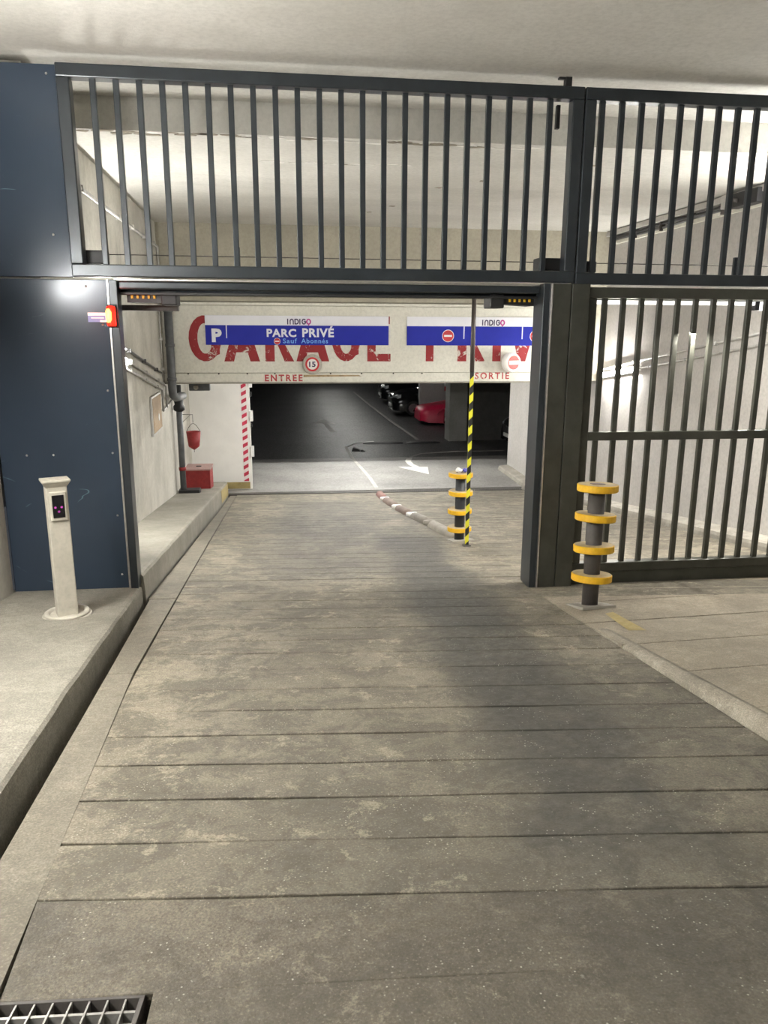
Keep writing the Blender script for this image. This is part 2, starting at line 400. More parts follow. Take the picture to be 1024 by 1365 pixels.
# ------------------------------------------------------------------ platform and inner pavement on the left
PE = [(-9, -.80), (-3.9, -1.04), (-2.62, -1.111), (-.356, -1.2), (-.13, -1.215)]
pl = MB(); rows = []
for i in range(31):
    y = -9+i*(9-.15)/30; x = lerp(PE, y)+random.uniform(-.004, .004); h = .12
    rows.append([(-2.3, y, rz(y, -.33)), (-2.3, y, rz(y, h)), (x-.05, y, rz(y, h)), (x-.022, y, rz(y, h-.004)), (x-.006, y, rz(y, h-.018)), (x, y, rz(y, h-.045)), (x+.004, y, rz(y, -.33))])
R = pl.grid(rows, smooth=False); pl.bm.faces.new(R[0]); pl.bm.faces.new(R[-1][::-1])
struct('floor_platform', pl, M['platform'], 'pale raised concrete platform along the left of the ramp', 'platform')
def pvz(y): return .22-.1234*y
pv = MB(); rows = []
for i in range(31):
    y = -.14+i*(10.45+.14)/30; x = -1.195-.0062*y+random.uniform(-.006, .006)
    rows.append([(wl(y)-.1, y, rz(y, -.2)), (wl(y)-.1, y, pvz(y)), (x-.05, y, pvz(y)), (x-.02, y, pvz(y)-.006), (x-.004, y, pvz(y)-.024), (x, y, pvz(y)-.05), (x+.018, y, rz(y, -.2))])
R = pv.grid(rows, smooth=False); pv.bm.faces.new(R[0]); pv.bm.faces.new(R[-1][::-1])
pave = struct('floor_pavement', pv, M['pavement'], 'narrow raised concrete pavement along the inner left wall', 'pavement')
# worn yellow paint on the pavement nose
put('painted_edge', MB().hexa([(-1.262, 8.6, rz(8.6, .0)), (-1.238, 8.6, rz(8.6, .0)), (-1.244, 10.46, rz(10.4, 0)), (-1.268, 10.46, rz(10.4, 0)),
    (-1.275, 8.6, pvz(8.6)-.03), (-1.245, 8.6, pvz(8.6)-.055), (-1.252, 10.46, pvz(10.46)-.055), (-1.28, 10.46, pvz(10.46)-.03)]), M['roadyellow'], pave)
# right kerb inside
rk = MB(); rows = []
for i in range(21):
    y = -.1+i*12.9/20; x = wr(y)-.26; zb = max(rz(y), FZ)
    rows.append([(wr(y)+.05, y, zb-.1), (wr(y)+.05, y, zb+.13), (x+.05, y, zb+.11), (x+.01, y, zb+.09), (x, y, zb+.05), (x-.01, y, zb-.1)])
R = rk.grid(rows, smooth=False); rk.bm.faces.new(R[0]); rk.bm.faces.new(R[-1][::-1])
struct('baseboard_right', rk, M['kerb'], 'low concrete kerb at the foot of the right wall', 'kerb')

# ------------------------------------------------------------------ walls and ceilings
struct('wall_front_left', MB().hexa([(-2.6, -9, -.5), (-2.19, -9, -.5), (-2.19, -.24, -.5), (-2.6, -.24, -.5), (-2.6, -9, 4.2), (-2.2, -9, 4.2), (-2.2, -.24, 4.2), (-2.6, -.24, 4.2)], .04),
       M['wallL'], 'bare concrete wall at the far left beside the metal panel', 'wall')
struct('wall_left', MB().hexa([(wl(-.1)-.3, -.1, -2), (wl(-.1), -.1, -2), (wl(11), 10.95, -2), (wl(11)-.3, 10.95, -2), (wl(-.1)-.3, -.1, 4.1), (wl(-.1), -.1, 4.1), (wl(11), 10.95, 4.1), (wl(11)-.3, 10.95, 4.1)]),
       M['wallL'], 'stained plaster wall on the left behind the gate', 'wall')
struct('wall_right', MB().hexa([(wr(-9), -9, -2), (wr(-9)+.3, -9, -2), (wr(12.9)+.3, 12.9, -2), (wr(12.9), 12.9, -2), (wr(-9), -9, 4.3), (wr(-9)+.3, -9, 4.3), (wr(12.9)+.3, 12.9, 4.3), (wr(12.9), 12.9, 4.3)]),
       M['wallR'], 'pale plaster wall on the right behind the barred gate', 'wall')
struct('ceiling', MB().box(-2.6, 6.2, -9, .82, 4.13, 4.4), M['ceiling'], 'pale stained concrete ceiling above the ramp in front', 'ceiling')
struct('ceiling_inner', MB().box(-2.3, 6.2, .82, BY+.2, 3.87, 4.4), M['ceiling'], 'lower pale ceiling with peeling paint behind the barred gate', 'ceiling')
cin = bpy.data.objects['ceiling_inner']
flm = [plain('pale_peeling_paint', (.72, .70, .66, 1), .8, var=.1), plain('bare_brown_plaster', (.24, .21, .165, 1), .9, var=.25)]
rf = random.Random(3)
def flake(x, y, rx, ry, mat):
    n = 9; pts = []
    for k in range(n):
        a = 2*PI*k/n; r_ = rf.uniform(.55, 1.1); pts.append((x+rx*r_*math.cos(a), y+ry*r_*math.sin(a), 3.8695))
    put('paint_flake', MB().prism(pts, (0, 0, -.004)), mat, cin)
for i in range(34):
    x = -1.6+i*.118+rf.uniform(-.05, .05); flake(x, .90+rf.uniform(-.04, .07)+.02*x, rf.uniform(.05, .14), rf.uniform(.02, .05), flm[1 if rf.random() < (.75 if x < -.2 else .3) else 0])
for i in range(12):
    x = -.1+i*.13+rf.uniform(-.05, .05); flake(x, 1.9+rf.uniform(-.06, .06), rf.uniform(.04, .11), rf.uniform(.015, .04), flm[0 if rf.random() < .7 else 1])
for x, y in ((1.9, 3.1), (2.3, 2.6), (1.55, 4.6), (1.3, 5.2), (3.2, 1.6)):
    flake(x, y, .05, .05, flm[1])
bw = struct('wall_back', MB().box(-2.2, 5.95, BY, BY+.4, 1.345, 3.9), M['lintel'], 'beige lintel wall above the garage entrance with red lettering', 'wall')
def bx(name, x0, x1, y0, y1, z0, z1, mat, parent=None, bev=0): return put(name, MB().box(x0, x1, y0, y1, z0, z1, bev), mat, parent)
bx('fascia_board', -1.935, 5.42, BY-.04, BY+.02, 1.503, 2.595, M['fascia'], bw, .006)
bx('fascia_board', -1.935, 5.42, BY-.05, BY+.02, 1.345, 1.496, M['fascia'], bw, .006)
bx('moulding', -1.75, 5.42, BY-.09, BY+.02, 2.60, 2.645, M['fascia'], bw, .008)
bx('moulding', -1.75, 5.42, BY-.06, BY+.02, 2.66, 2.735, M['lintel'], bw, .008)
bx('moulding', -1.92, 5.42, BY-.12, BY+.02, 2.745, 2.765, M['lintel'], bw, .004)
bx('edge_strip', -1.935, 5.42, BY-.07, BY+.3, 1.322, 1.345, M['kerb'], bw, .004)
for i, x in enumerate((-1.55, -1.05, -.58, -.12, .82, 1.35, 1.9, 2.4, 3.3, 3.9)):
    put('bolt', MB().lathe([(.0, 0), (.014, 0), (.012, .012), (.0, .014)], 8, (x, BY-.05, 1.488), 'y'), M['polegrey'], bw)

# lettering painted on the fascia: strokes in a unit cell
def arc(cx, cy, rx, ry, a0, a1, n=14): return [(cx+rx*math.cos(math.radians(a0+(a1-a0)*i/n)), cy+ry*math.sin(math.radians(a0+(a1-a0)*i/n))) for i in range(n+1)]
def ringpoly(cx, cy, rx, ry, tx, ty, a0, a1, n=18):
    """annular band as quads"""
    o = arc(cx, cy, rx, ry, a0, a1, n); i_ = arc(cx, cy, rx-tx, ry-ty, a0, a1, n)
    return [[o[k], o[k+1], i_[k+1], i_[k]] for k in range(n)]
def big(ch):
    if ch == 'G': return ringpoly(.5, .5, .5, .5, .27, .17, 48, 345)+[[(.52, .36), (.94, .36), (.94, .56), (.52, .56)], [(.68, .1), (.94, .16), (.94, .4), (.68, .4)]]
    if ch == 'A': return [[(0, 0), (.27, 0), (.62, 1), (.38, 1)], [(.73, 0), (1, 0), (.62, 1), (.38, 1)], [(.2, .2), (.8, .2), (.75, .37), (.25, .37)]]
    if ch == 'R': return [[(0, 0), (.33, 0), (.33, 1), (0, 1)], [(.33, .84), (.6, .84), (.6, 1), (.33, 1)], [(.33, .36), (.6, .36), (.6, .52), (.33, .52)], [(.42, .4), (.66, .42), (1.02, 0), (.68, 0)]]+ringpoly(.58, .68, .38, .32, .27, .16, -90, 90, 10)
    if ch == 'E': return [[(0, 0), (.36, 0), (.36, 1), (0, 1)], [(.36, 0), (1, 0), (1, .17), (.36, .17)], [(.36, .83), (.96, .83), (.96, 1), (.36, 1)], [(.36, .42), (.85, .42), (.85, .58), (.36, .58)]]
    if ch == 'P': return [[(0, 0), (.33, 0), (.33, 1), (0, 1)], [(.33, .84), (.6, .84), (.6, 1), (.33, 1)], [(.33, .36), (.6, .36), (.6, .52), (.33, .52)]]+ringpoly(.58, .68, .38, .32, .27, .16, -90, 90, 10)
    if ch == 'I': return [[(0, 0), (1, 0), (1, 1), (0, 1)]]
    if ch == 'V': return [[(0, 1), (.3, 1), (.62, 0), (.36, 0)], [(1, 1), (.7, 1), (.36, 0), (.62, 0)]]
LY = BY-.0425
def bigletter(ch, x0, x1, z0=1.69, z1=2.437):
    bm = MB()
    for i, q in enumerate(big(ch)):
        bm.poly([(x0+(x1-x0)*u, LY-.0004*i, z0+(z1-z0)*v) for u, v in q])
    return put('painted_letter', bm.mesh('painted_letter', False), M['letters'], bw)
for ch, x0, x1 in (('G', -1.515, -.985), ('A', -.95, -.36), ('R', -.27, .20), ('A', .246, .80), ('G', .845, 1.33), ('E', 1.45, 1.85), ('P', 2.463, 2.87), ('R', 3.02, 3.5), ('I', 3.64, 3.79), ('V', 3.92, 4.43), ('E', 4.55, 4.95)):
    bigletter(ch, x0, x1)
def text(name, s_, x0, x1, z0, z1, yy, mat, parent, bold=0., rotz=0., track=1., plane='xz'):
    """flat printed text fitted into the rectangle, facing -y"""
    c = bpy.data.curves.new(name, 'FONT'); c.body = s_; c.size = 1; c.offset = bold; c.space_character = track; c.resolution_u = 3
    o = bpy.data.objects.new(name, c); COL.objects.link(o)
    bpy.context.view_layer.update()
    me = bpy.data.meshes.new_from_object(o.evaluated_get(bpy.context.evaluated_depsgraph_get()))
    bpy.data.objects.remove(o); bpy.data.curves.remove(c)
    xs = [v.co.x for v in me.vertices]; ys_ = [v.co.y for v in me.vertices]
    ax, bx_, ay, by_ = min(xs), max(xs), min(ys_), max(ys_)
    for v in me.vertices:
        v.co = (x0+(v.co.x-ax)/(bx_-ax)*(x1-x0), yy, z0+(v.co.y-ay)/(by_-ay)*(z1-z0))
    me.materials.clear()
    return put(name, me, mat, parent)
text('painted_word', 'ENTREE', -.29, .345, 1.36, 1.472, BY-.0515, M['stencil'], bw, .035, track=1.35)
text('painted_word', 'SORTIE', 3.34, 3.955, 1.385, 1.50, BY-.0515, M['stencil'], bw, .025, track=1.35)
# rust run under the speed sign
put('rust_run', MB().poly([(.36, BY-.0512, 1.43), (1.35, BY-.0512, 1.44), (1.30, BY-.0512, 1.462), (.36, BY-.0512, 1.468)]), plain('rust_stain', (.34, .25, .14, 1), .9, var=.3, scale=12), bw)

# ------------------------------------------------------------------ banners
def strokes(bm, pts, wd, ox, oz, sx, sz, yy):
    for (a, b_) in zip(pts, pts[1:]):
        a = Vector((ox+a[0]*sx, oz+a[1]*sz)); b_ = Vector((ox+b_[0]*sx, oz+b_[1]*sz)); d = (b_-a).normalized()*wd/2; n = Vector((-d.y, d.x))
        q = [a-d-n, b_+d-n, b_+d+n, a-d+n]
        yy -= .00008; bm.poly([(p_.x, yy, p_.y) for p_ in q])
def indigo(parent, x0, z0, wd, ht, yy):
    """rounded wordmark: I, arched N, D, I, G and a magenta ring with a small tail"""
    s_ = wd/6.0; t = ht*.24; bm = MB()
    for k in (0, 3): strokes(bm, [(.15, 0), (.15, 1)], t, x0+s_*(k*1.0+(.0 if k == 0 else .15)), z0, s_*.8, ht, yy)
    strokes(bm, [(0, 0), (0, .6)]+[(p_[0], p_[1]) for p_ in arc(.5, .55, .5, .45, 180, 0, 10)]+[(1, 0)], t, x0+s_*.75, z0, s_*.8, ht, yy)
    strokes(bm, [(.4, 0), (0, 0), (0, 1), (.4, 1)]+arc(.4, .5, .6, .5, 90, -90, 10), t, x0+s_*2.0, z0, s_*.85, ht, yy)
    strokes(bm, arc(.5, .5, .5, .5, 45, 360, 14)+[(.6, .5)], t, x0+s_*3.85, z0, s_*.9, ht, yy)
    put('wordmark', bm.mesh('wordmark', False), M['navy'], parent)
    bm = MB(); strokes(bm, arc(.5, .5, .5, .5, 0, 360, 18), t*1.1, x0+s_*5.05, z0, s_*.95, ht, yy); strokes(bm, [(.5, -.02), (.5, -.2)], t, x0+s_*5.05, z0, s_*.95, ht, yy)
    put('wordmark_ring', bm.mesh('wordmark_ring', False), M['magenta'], parent)
def noentry(parent, x, z, r, yy, rim=True):
    if rim: put('sign_rim', MB().lathe([(0, 0), (r*1.1, 0), (r*1.1, .001), (0, .001)], 24, (x, yy, z), 'y', False), M['signwhite'], parent)
    put('sign_disc', MB().lathe([(0, 0), (r, 0), (r, .0018), (0, .0018)], 24, (x, yy, z), 'y', False), M['signred'], parent)
    put('sign_bar', MB().box(x-r*.72, x+r*.72, yy-.0026, yy, z-r*.17, z+r*.17), M['signwhite'], parent)
def banner(name, label, x0):
    x1 = x0+3.05; t = thing(name, label, 'sign', (x0, BY-.045, 1.96), group=None)
    put('white_strip', MB().box(0, 3.05, -.012, 0, .32, .477, .002), M['bannerwhite'], t)
    put('blue_strip', MB().box(0, 3.05, -.012, 0, 0, .32, .002), M['blue'], t)
    return t
YB = -.0135
b1 = banner('parking_banner', 'white and blue banner reading PARC PRIVÉ over the entrance side', -1.238)
indigo(b1, 1.345, .345, .385, .075, YB)
text('print_letter', 'P', .10, .265, .045, .265, YB, M['bannerwhite'], b1, .055)
put('print_line', MB().box(.335, .35, -.0135, -.012, .11, .32), M['bannerwhite'], b1)
text('print_word', 'PARC', 1.0, 1.49, .13, .265, YB, M['bannerwhite'], b1, .035, track=1.1)
text('print_word', 'PRIVÉ', 1.59, 2.12, .13, .312, YB, M['bannerwhite'], b1, .035, track=1.1)
noentry(b1, 1.17, .062, .05, YB)
text('print_word', 'Sauf', 1.265, 1.50, .03, .108, YB, M['skyblue'], b1, .014, track=1.15)
text('print_word', 'Abonnés', 1.57, 2.02, .03, .108, YB, M['skyblue'], b1, .014, track=1.15)
b2 = banner('parking_banner', 'white and blue banner with no entry marks over the exit side', 2.127)
indigo(b2, 1.31, .345, .39, .078, YB)
noentry(b2, .715, .16, .095, YB); noentry(b2, 2.27, .16, .095, YB)
for x in (.985, 2.02): put('print_line', MB().box(x, x+.018, -.0135, -.012, .11, .32), M['bannerwhite'], b2)
# round signs
t = thing('speed_sign', 'round grey sign showing speed limit 15 below the entrance banner', 'sign', (.51, BY-.042, 1.645))
put('drum', MB().lathe([(0, 0), (.165, 0), (.165, .05), (.15, .065), (0, .066)], 28, (0, 0, 0), 'y'), concrete('dusty_sign_plastic', (.5, .48, .42, 1), (.4, .38, .33, 1), .6, 6, .3), t)
put('red_ring', MB().lathe([(0, 0), (.118, 0), (.118, .002), (0, .002)], 24, (0, -.066, 0), 'y', False), M['signred'], t)
put('white_disc', MB().lathe([(0, 0), (.088, 0), (.088, .004), (0, .004)], 24, (0, -.066, 0), 'y', False), M['signwhite'], t)
text('number', '15', -.055, .055, -.045, .045, -.0712, M['navy'], t, .03)
t = thing('no_entry_lamp', 'glowing round no entry drum beside the word SORTIE', 'sign', (3.93, BY-.105, 1.675), rot=(0, 0, .35))
put('mount', MB().box(-.06, .06, -.01, .05, -.06, .06, .004), M['pipe'], t)
put('drum', MB().lathe([(0, 0), (.165, 0), (.165, .10), (.15, .13), (0, .132)], 28, (0, 0, 0), 'y'), emit('lit_opal_plastic', (1, .98, .93, 1), .05), t)
put('red_disc', MB().lathe([(0, 0), (.12, 0), (.12, .002), (0, .002)], 24, (0, -.132, 0), 'y', False), emit('lit_red_plastic', (.55, .02, .01, 1), .12), t)
put('white_bar', MB().box(-.1, .1, -.137, -.132, -.032, .032), emit('lit_white_bar', (1, .97, .85, 1), .12), t)

# ------------------------------------------------------------------ gate: posts, panels, barred frames
SX0 = -1.30
p_low = thing('cladding_panel', 'large dark slate blue sheet metal panel left of the opening', 'panel', (-1.75, GY, .146))
put('sheet', MB().box(-.449, .45, -.02, .02, .0, 2.45, .004), M['slate'], p_low)
for x, z in ((.40, .12), (.40, .62), (.40, 1.13), (.40, 1.62), (.40, 2.12), (-.05, 1.12), (-.25, 1.12), (.30, 2.4)):
    put('screw', MB().lathe([(0, 0), (.009, 0), (.007, .004), (0, .005)], 8, (x, -.02, z), 'y'), M['silver'], p_low)
p_up = thing('cladding_panel', 'upper dark slate blue sheet metal panel against the ceiling', 'panel', (-1.85, GY, 2.61))
put('sheet', MB().box(-.349, .318, -.03, .02, 0, 1.44, .004), M['slate'], p_up)
for x, z in ((-.32, .72), (-.3, .82), (-.32, .93), (.25, 1.38), (.2, .3)):
    put('screw', MB().lathe([(0, 0), (.009, 0), (.007, .004), (0, .005)], 8, (x, -.03, z), 'y'), M['silver'], p_up)
# left jamb with a bare metal lip
t = thing('door_jamb', 'narrow black door track with bright metal lip beside the slate panel', 'door jamb', (-1.27, GY, .146))
put('lip', MB().box(-.028, -.012, -.04, .02, 0, 2.45, .003), M['silver'], t)
put('track', MB().box(-.01, .05, -.05, .10, 0, 2.45, .004), M['steel'], t)
# right post
pr = thing('gate_post', 'broad dark steel gate post of two box sections right of the opening', 'post', (2.30, GY, rz(GY)))
put('box_section', MB().box(-.122, .032, -.10, .16, 0, 2.58, .006), M['gatesteel'], pr)
put('box_section', MB().box(.038, .19, -.10, .16, 0, 2.58, .006), M['gatesteel'], pr)
put('lip', MB().box(-.138, -.124, -.11, -.02, 0, 2.58, .003), M['silver'], pr)
put('track', MB().box(-.195, -.14, -.09, .16, 0, 2.58, .004), M['steel'], pr)
# upper panels
def barred(name, label, x0, x1, z0, z1, bars, mat, fwid=.09, mid=None, kick=None, depth=.09):
    t = thing(name, label, 'gate', (x0, GY, z0))
    W, H = x1-x0, z1-z0; d0, d1 = -depth/2, depth/2
    put('top_rail', MB().box(0, W, d0, d1, H-fwid, H, .008), mat, t)
    put('bottom_rail', MB().box(0, W, d0, d1, (kick or 0), (kick or 0)+fwid, .008), mat, t)
    put('stile', MB().box(0, fwid, d0, d1, fwid+(kick or 0), H-fwid, .008), mat, t)
    put('stile', MB().box(W-fwid, W, d0, d1, fwid+(kick or 0), H-fwid, .008), mat, t)
    if kick: put('kick_plate', MB().box(0, W, d0+.02, d1-.02, 0, kick, .004), mat, t)
    me = MB().box(-.021, .021, -.02, .02, fwid+(kick or 0)-.01, H-fwid+.01, .004).mesh('bar')
    for x in bars: put('bar', me, mat, t, (x-x0, .0, 0))
    if mid: put('mid_rail', MB().box(fwid, W-fwid, d0+.015, d1-.015, mid-z0, mid-z0+.075, .006), mat, t)
    return t
UX0, UX1 = -1.535, 2.365
g1 = barred('barred_gate', 'wide upper barred steel panel above the vehicle opening', UX0, UX1, 2.615, 4.06, [UX0+.09+.162*(i+.93) for i in range(22)], M['steel'], depth=.11)
g2 = barred('barred_gate', 'upper barred steel panel at the right above the closed gate leaf', 2.375, 5.45, 2.605, 4.06, [2.53+.162*i for i in range(17)], M['steel'], depth=.11)
g3 = barred('barred_gate', 'closed barred steel gate leaf with middle rail at the right', 2.493, 5.43, rz(GY)-.01, 2.585, [2.66+.160*i for i in range(17)], M['gatesteel'], fwid=.085, mid=1.32, kick=.125)
# hook and hinge pieces on the panels
put('latch', MB().box(3.75, 3.80, -.03, .03, 1.44, 1.53, .004).box(3.70, 3.75, -.02, .02, 1.50, 1.525, .003), M['black'], g1)
put('latch', MB().box(3.72, 3.75, .06, .10, 1.17, 1.34, .003), M['black'], g1)
for x in (.03, 3.63): put('hinge_block', MB().box(x, x+.2, .06, .2, .10, .20, .01), M['black'], g1)
put('pin', MB().box(1.20, 1.235, .06, .09, .06, .24, .003), M['steel'], g1)
put('pin', MB().box(1.43, 1.465, .06, .09, .06, .24, .003), M['steel'], g2)
put('hinge_block', MB().box(.10, .22, .06, .2, .10, .19, .01), M['black'], g2)
# cable strung behind both panels
tag(put('steel_cable', MB().tube([(-1.40, .05, 2.80), (5.4, .05, 2.79)], .004, 6), M['polegrey']), 'thin dark cable strung level behind the upper bars', 'cable')
# plaster patch strip above the gate
# header of the overhead door
hd = thing('door_header', 'dark steel header of the overhead door under the upper bars', 'door header', (.42, GY, 2.50))
put('lip', MB().box(-1.66, 1.67, -.03, .0, .092, .105, .002), M['silver'], hd)
put('front_tube', MB().box(-1.64, 1.68, -.01, .08, .03, .09, .012), M['steel'], hd)
put('rear_tube', MB().tube([(-1.64, .13, .035), (1.68, .13, .035)], .042, 14), M['steel'], hd)
put('bottom_seal', MB().box(-1.64, 1.68, .05, .1, -.01, .012, .004), M['black'], hd)
def bracket(label, x, flip):
    t = thing('door_bracket', label, 'bracket', (x, -.09, 2.455))
    s_ = -1 if flip else 1
    put('arm', MB().prism([(s_*-.16, 0, -.02), (s_*.2, 0, -.02) if not flip else (s_*.2, 0, .0), (s_*.2, 0, .075), (s_*-.16, 0, .075)], (0, .22, 0)), M['black'], t)
    put('block', MB().box(min(s_*.1, s_*.22), max(s_*.1, s_*.22), -.03, .19, -.04, .07, .01), M['black'], t)
    for k in range(5):
        put('rib', MB().box(s_*(-.12+.042*k)-.009, s_*(-.12+.042*k)+.009, -.012, 0, .01, .05, .002), M['yellow'], t)
bracket('black ribbed door bracket by the red lamp under the header', -1.02, False)
bracket('black ribbed door bracket under the right end of the header', 1.93, True)
tag(bx('door_guide', -1.80, -.84, .24, .34, 2.38, 2.425, M['polegrey'], None, .004), 'short grey guide rail under the header by the red lamp', 'rail')

# red warning lamp and sticker
t = thing('warning_lamp', 'lit red warning lamp on the left door jamb', 'lamp', (-1.268, GY-.052, 2.33))
put('base', MB().box(-.035, .035, -.012, .004, -.085, .085, .004), M['black'], t)
put('lens', MB().lathe([(0, 0), (.03, .0), (.034, .01), (.034, .13), (.028, .145), (0, .15)], 16, (0, -.038, -.075)), emit('lit_red_lens', (1, .012, .004, 1), 1.1), t)
put('bulb', MB().lathe([(0, 0), (.018, .01), (.024, .03), (.024, .085), (.016, .105), (0, .11)], 14, (-.012, -.058, -.055)), emit('lit_amber_bulb', (1, .45, .06, 1), 2.2), t)
li = bpy.data.lights.new('lamp_light', 'POINT'); li.energy = 1.1; li.color = (1, .04, .02); li.shadow_soft_size = .035
lo = bpy.data.objects.new('lamp_light', li); COL.objects.link(lo); lo.parent = t; lo.location = (.0, -.10, 0)
t = thing('sticker', 'small blue and white sticker left of the red warning lamp', 'sticker', (-1.385, GY-.022, 2.32))
put('backing', MB().box(-.068, .068, -.002, .001, -.035, .035), plain('sticker_blue', (.16, .2, .48, 1), .4), t)
put('white_band', MB().box(-.068, .068, -.003, -.002, .012, .035), M['signwhite'], t)
put('white_corner', MB().box(.02, .068, -.003, -.002, -.035, -.02), M['signwhite'], t)
put('print_line', MB().box(-.045, .05, -.003, -.002, -.008, -.001), M['signwhite'], t)

# ------------------------------------------------------------------ card reader post
t = thing('reader_post', 'cream metal card reader post on a round base plate', 'reader post', (-1.545, -1.143, rz(-1.143, .12)), rot=(math.atan(-SL)*0, 0, .42))
put('base_plate', MB().lathe([(0, -.015), (.165, -.015), (.165, .008), (.155, .014), (0, .016)], 32), M['cream'], t)
put('base_ring', MB().lathe([(.115, .012), (.15, .012), (.15, .028), (.14, .034), (.125, .034), (.115, .028), (.115, .012)], 32), M['cream'], t)
put('column', MB().box(-.068, .068, -.05, .05, .01, .955, .008), M['cream'], t)
put('cap', MB().hexa([(-.068, -.052, .93), (.068, -.052, .93), (.068, .052, .93), (-.068, .052, .93), (-.088, -.075, .965), (.088, -.075, .965), (.088, .06, .965), (-.088, .06, .965)], .004).box(-.09, .09, -.078, .062, .965, .982, .004), M['cream'], t)
rd = put('reader_frame', MB().box(-.052, .052, -.066, -.045, .70, .90, .006), M['cream'], t)
sc_ = put('screen', MB().box(-.038, .038, -.070, -.06, .722, .878, .002), plain('black_glass', (.006, .006, .008, 1), .15), rd)
gl = MB()
for cx_, cz_ in ((-.02, .795), (.02, .795), (0, .765)):
    gl.lathe([(.0, 0), (.008, 0), (.008, .001), (0, .001)], 12, (cx_, -.0702, cz_), 'y', False)
put('indicator', gl, emit('violet_indicator', (.30, .03, .25, 1), .05), rd)
put('access_hatch', MB().box(.01, .05, -.054, -.049, .07, .11, .002), M['cream'], t)

# ------------------------------------------------------------------ bollards
def bollard(label, x, y, zb, zs, top, R=.155, r=.062, mat=None, lean=(0, 0)):
    t = thing('bollard', label, 'bollard', (x, y, zb), group=None)
    pl_ = put('base_plate', MB().box(-.14, .16, -.12, .12, -.01, .014, .004), M['kerb'], t); pl_.rotation_euler = (math.atan(-SL), 0, .2)
    put('post', MB().lathe([(0, .0), (r, .0), (r, top-zb-.01), (0, top-zb-.01)], 24), mat, t)
    bm = MB().lathe([(r*.9, -.028), (R-.006, -.028), (R, -.022), (R, .022), (R-.006, .028), (r*.9, .028)], 36, smooth=False)
    for f in bm.bm.faces:
        if all(v.co.z > .027 for v in f.verts) or all(v.co.z < -.027 for v in f.verts): f.material_index = 1
    me = bm.mesh('disc')
    for z in zs: put('disc', me, [M['yellow'], M['dustyyellow']], t, (random.uniform(-.004, .004), random.uniform(-.004, .004), z-zb), (random.uniform(-.03, .03), random.uniform(-.03, .03), 0))
    t.rotation_euler = (lean[0], lean[1], 0)
    put('top_cap', MB().lathe([(0, 0), (r*.95, 0), (r*.95, .004), (0, .005)], 20, (0, 0, zs[0]-zb+.026)), M['sepbrown'], t)
    return t
bollard('bollard with four yellow discs in front of the right gate post', 2.344, -1.06, rz(-1.06), (1.075, .848, .604, .374), 1.10, mat=M['polegrey'], lean=(-.085, .035))
bollard('bollard with four yellow discs beside the striped pole behind the gate', 2.163, 2.665, rz(2.665), (.49, .262, .032, -.20), .515, R=.15, mat=plain('blue_black_post', (.02, .022, .026, 1), .5))
# crumpled litter on the far bollard
t = thing('crumpled_wrapper', 'crumpled white and blue wrapper on top of the far bollard', 'litter', (2.17, 2.65, .523))
for nm, ox, s_, mt in (('white_part', -.035, .042, M['signwhite']), ('blue_part', .045, .036, plain('wrapper_blue', (.10, .10, .42, 1), .4))):
    bm = bmesh.new(); bmesh.ops.create_icosphere(bm, subdivisions=2, radius=s_)
    for v in bm.verts: v.co = v.co*random.uniform(.65, 1.15); v.co.z = v.co.z*.75+s_*.6
    me = bpy.data.meshes.new(nm); bm.to_mesh(me); bm.free(); put(nm, me, mt, t, (ox, 0, 0))
# striped pole
zb = rz(2.158); t = thing('striped_pole', 'tall thin pole wrapped in black and yellow hazard tape', 'pole', (2.138, 2.158, zb))
put('tape_sleeve', MB().tube([(0, 0, .02), (0, 0, 1.775-zb)], .030, 4, smooth=False), M['hazard'], t, rot=(0, 0, PI/4-.15))
put('upper_pole', MB().tube([(0, 0, 1.775-zb), (0, 0, 2.62-zb)], .026, 8), plain('brown_steel', (.045, .035, .03, 1), .5), t)
put('foot', MB().box(-.045, .045, -.04, .04, -.01, .022, .004), M['polegrey'], t)
# lane separators
SP = [(2.056, 10.03), (1.979, 8.435), (1.978, 6.778), (2.031, 5.473), (2.104, 4.338), (2.147, 2.86)]
names = ['farthest dusty lane separator block by the drain', 'second lane separator block from the drain', 'middle lane separator block on the ramp', 'fourth lane separator block from the drain', 'pale lane separator block at the far bollard']
sepm = [plain('reddish_rubber', (.20, .10, .085, 1), .8, var=.2), M['sepbrown'], M['sepbrown'], concrete('grey_rubber', (.28, .255, .22, 1), (.2, .18, .155, 1), .8, 3, .4), concrete('pale_rubber', (.36, .33, .28, 1), (.26, .235, .2, 1), .8, 3, .4)]
for i, ((xa, ya), (xb, yb)) in enumerate(zip(SP, SP[1:])):
    xm, ym = (xa+xb)/2, (ya+yb)/2; L = math.hypot(xb-xa, yb-ya)-.22
    t = thing('lane_separator', names[i], 'lane separator', (xm, ym, rz(ym)), rot=(0, 0, 0), group='lane separators on the ramp')
    d = Vector((xb-xa, yb-ya)).normalized()
    t.rotation_euler = Vector((d.x, d.y, -SL*d.y)).to_track_quat('X', 'Z').to_euler()
    rows = []
    for k in range(9):
        u = -L/2+L*k/8; e = min(1, (L/2-abs(u))/.12+.25); wv = .085*(.6+.4*e); hh = .085*e
        rows.append([(u, -wv, 0), (u, -wv*.9, hh*.45), (u, -wv*.55, hh*.9), (u, 0, hh), (u, wv*.55, hh*.9), (u, wv*.9, hh*.45), (u, wv, 0)])
    bm = MB(); R = bm.grid(rows); bm.bm.faces.new(R[0]); bm.bm.faces.new(R[-1][::-1]); put('body', bm, sepm[i], t)
    if i < 4:
        put('connector', MB().lathe([(.03, 0), (.095, 0), (.095, .05), (.08, .062), (.045, .062), (.03, .05), (.03, .0)], 20, (L/2+.11, 0, .0)), M['signwhite'] if i < 3 else M['kerb'], t)
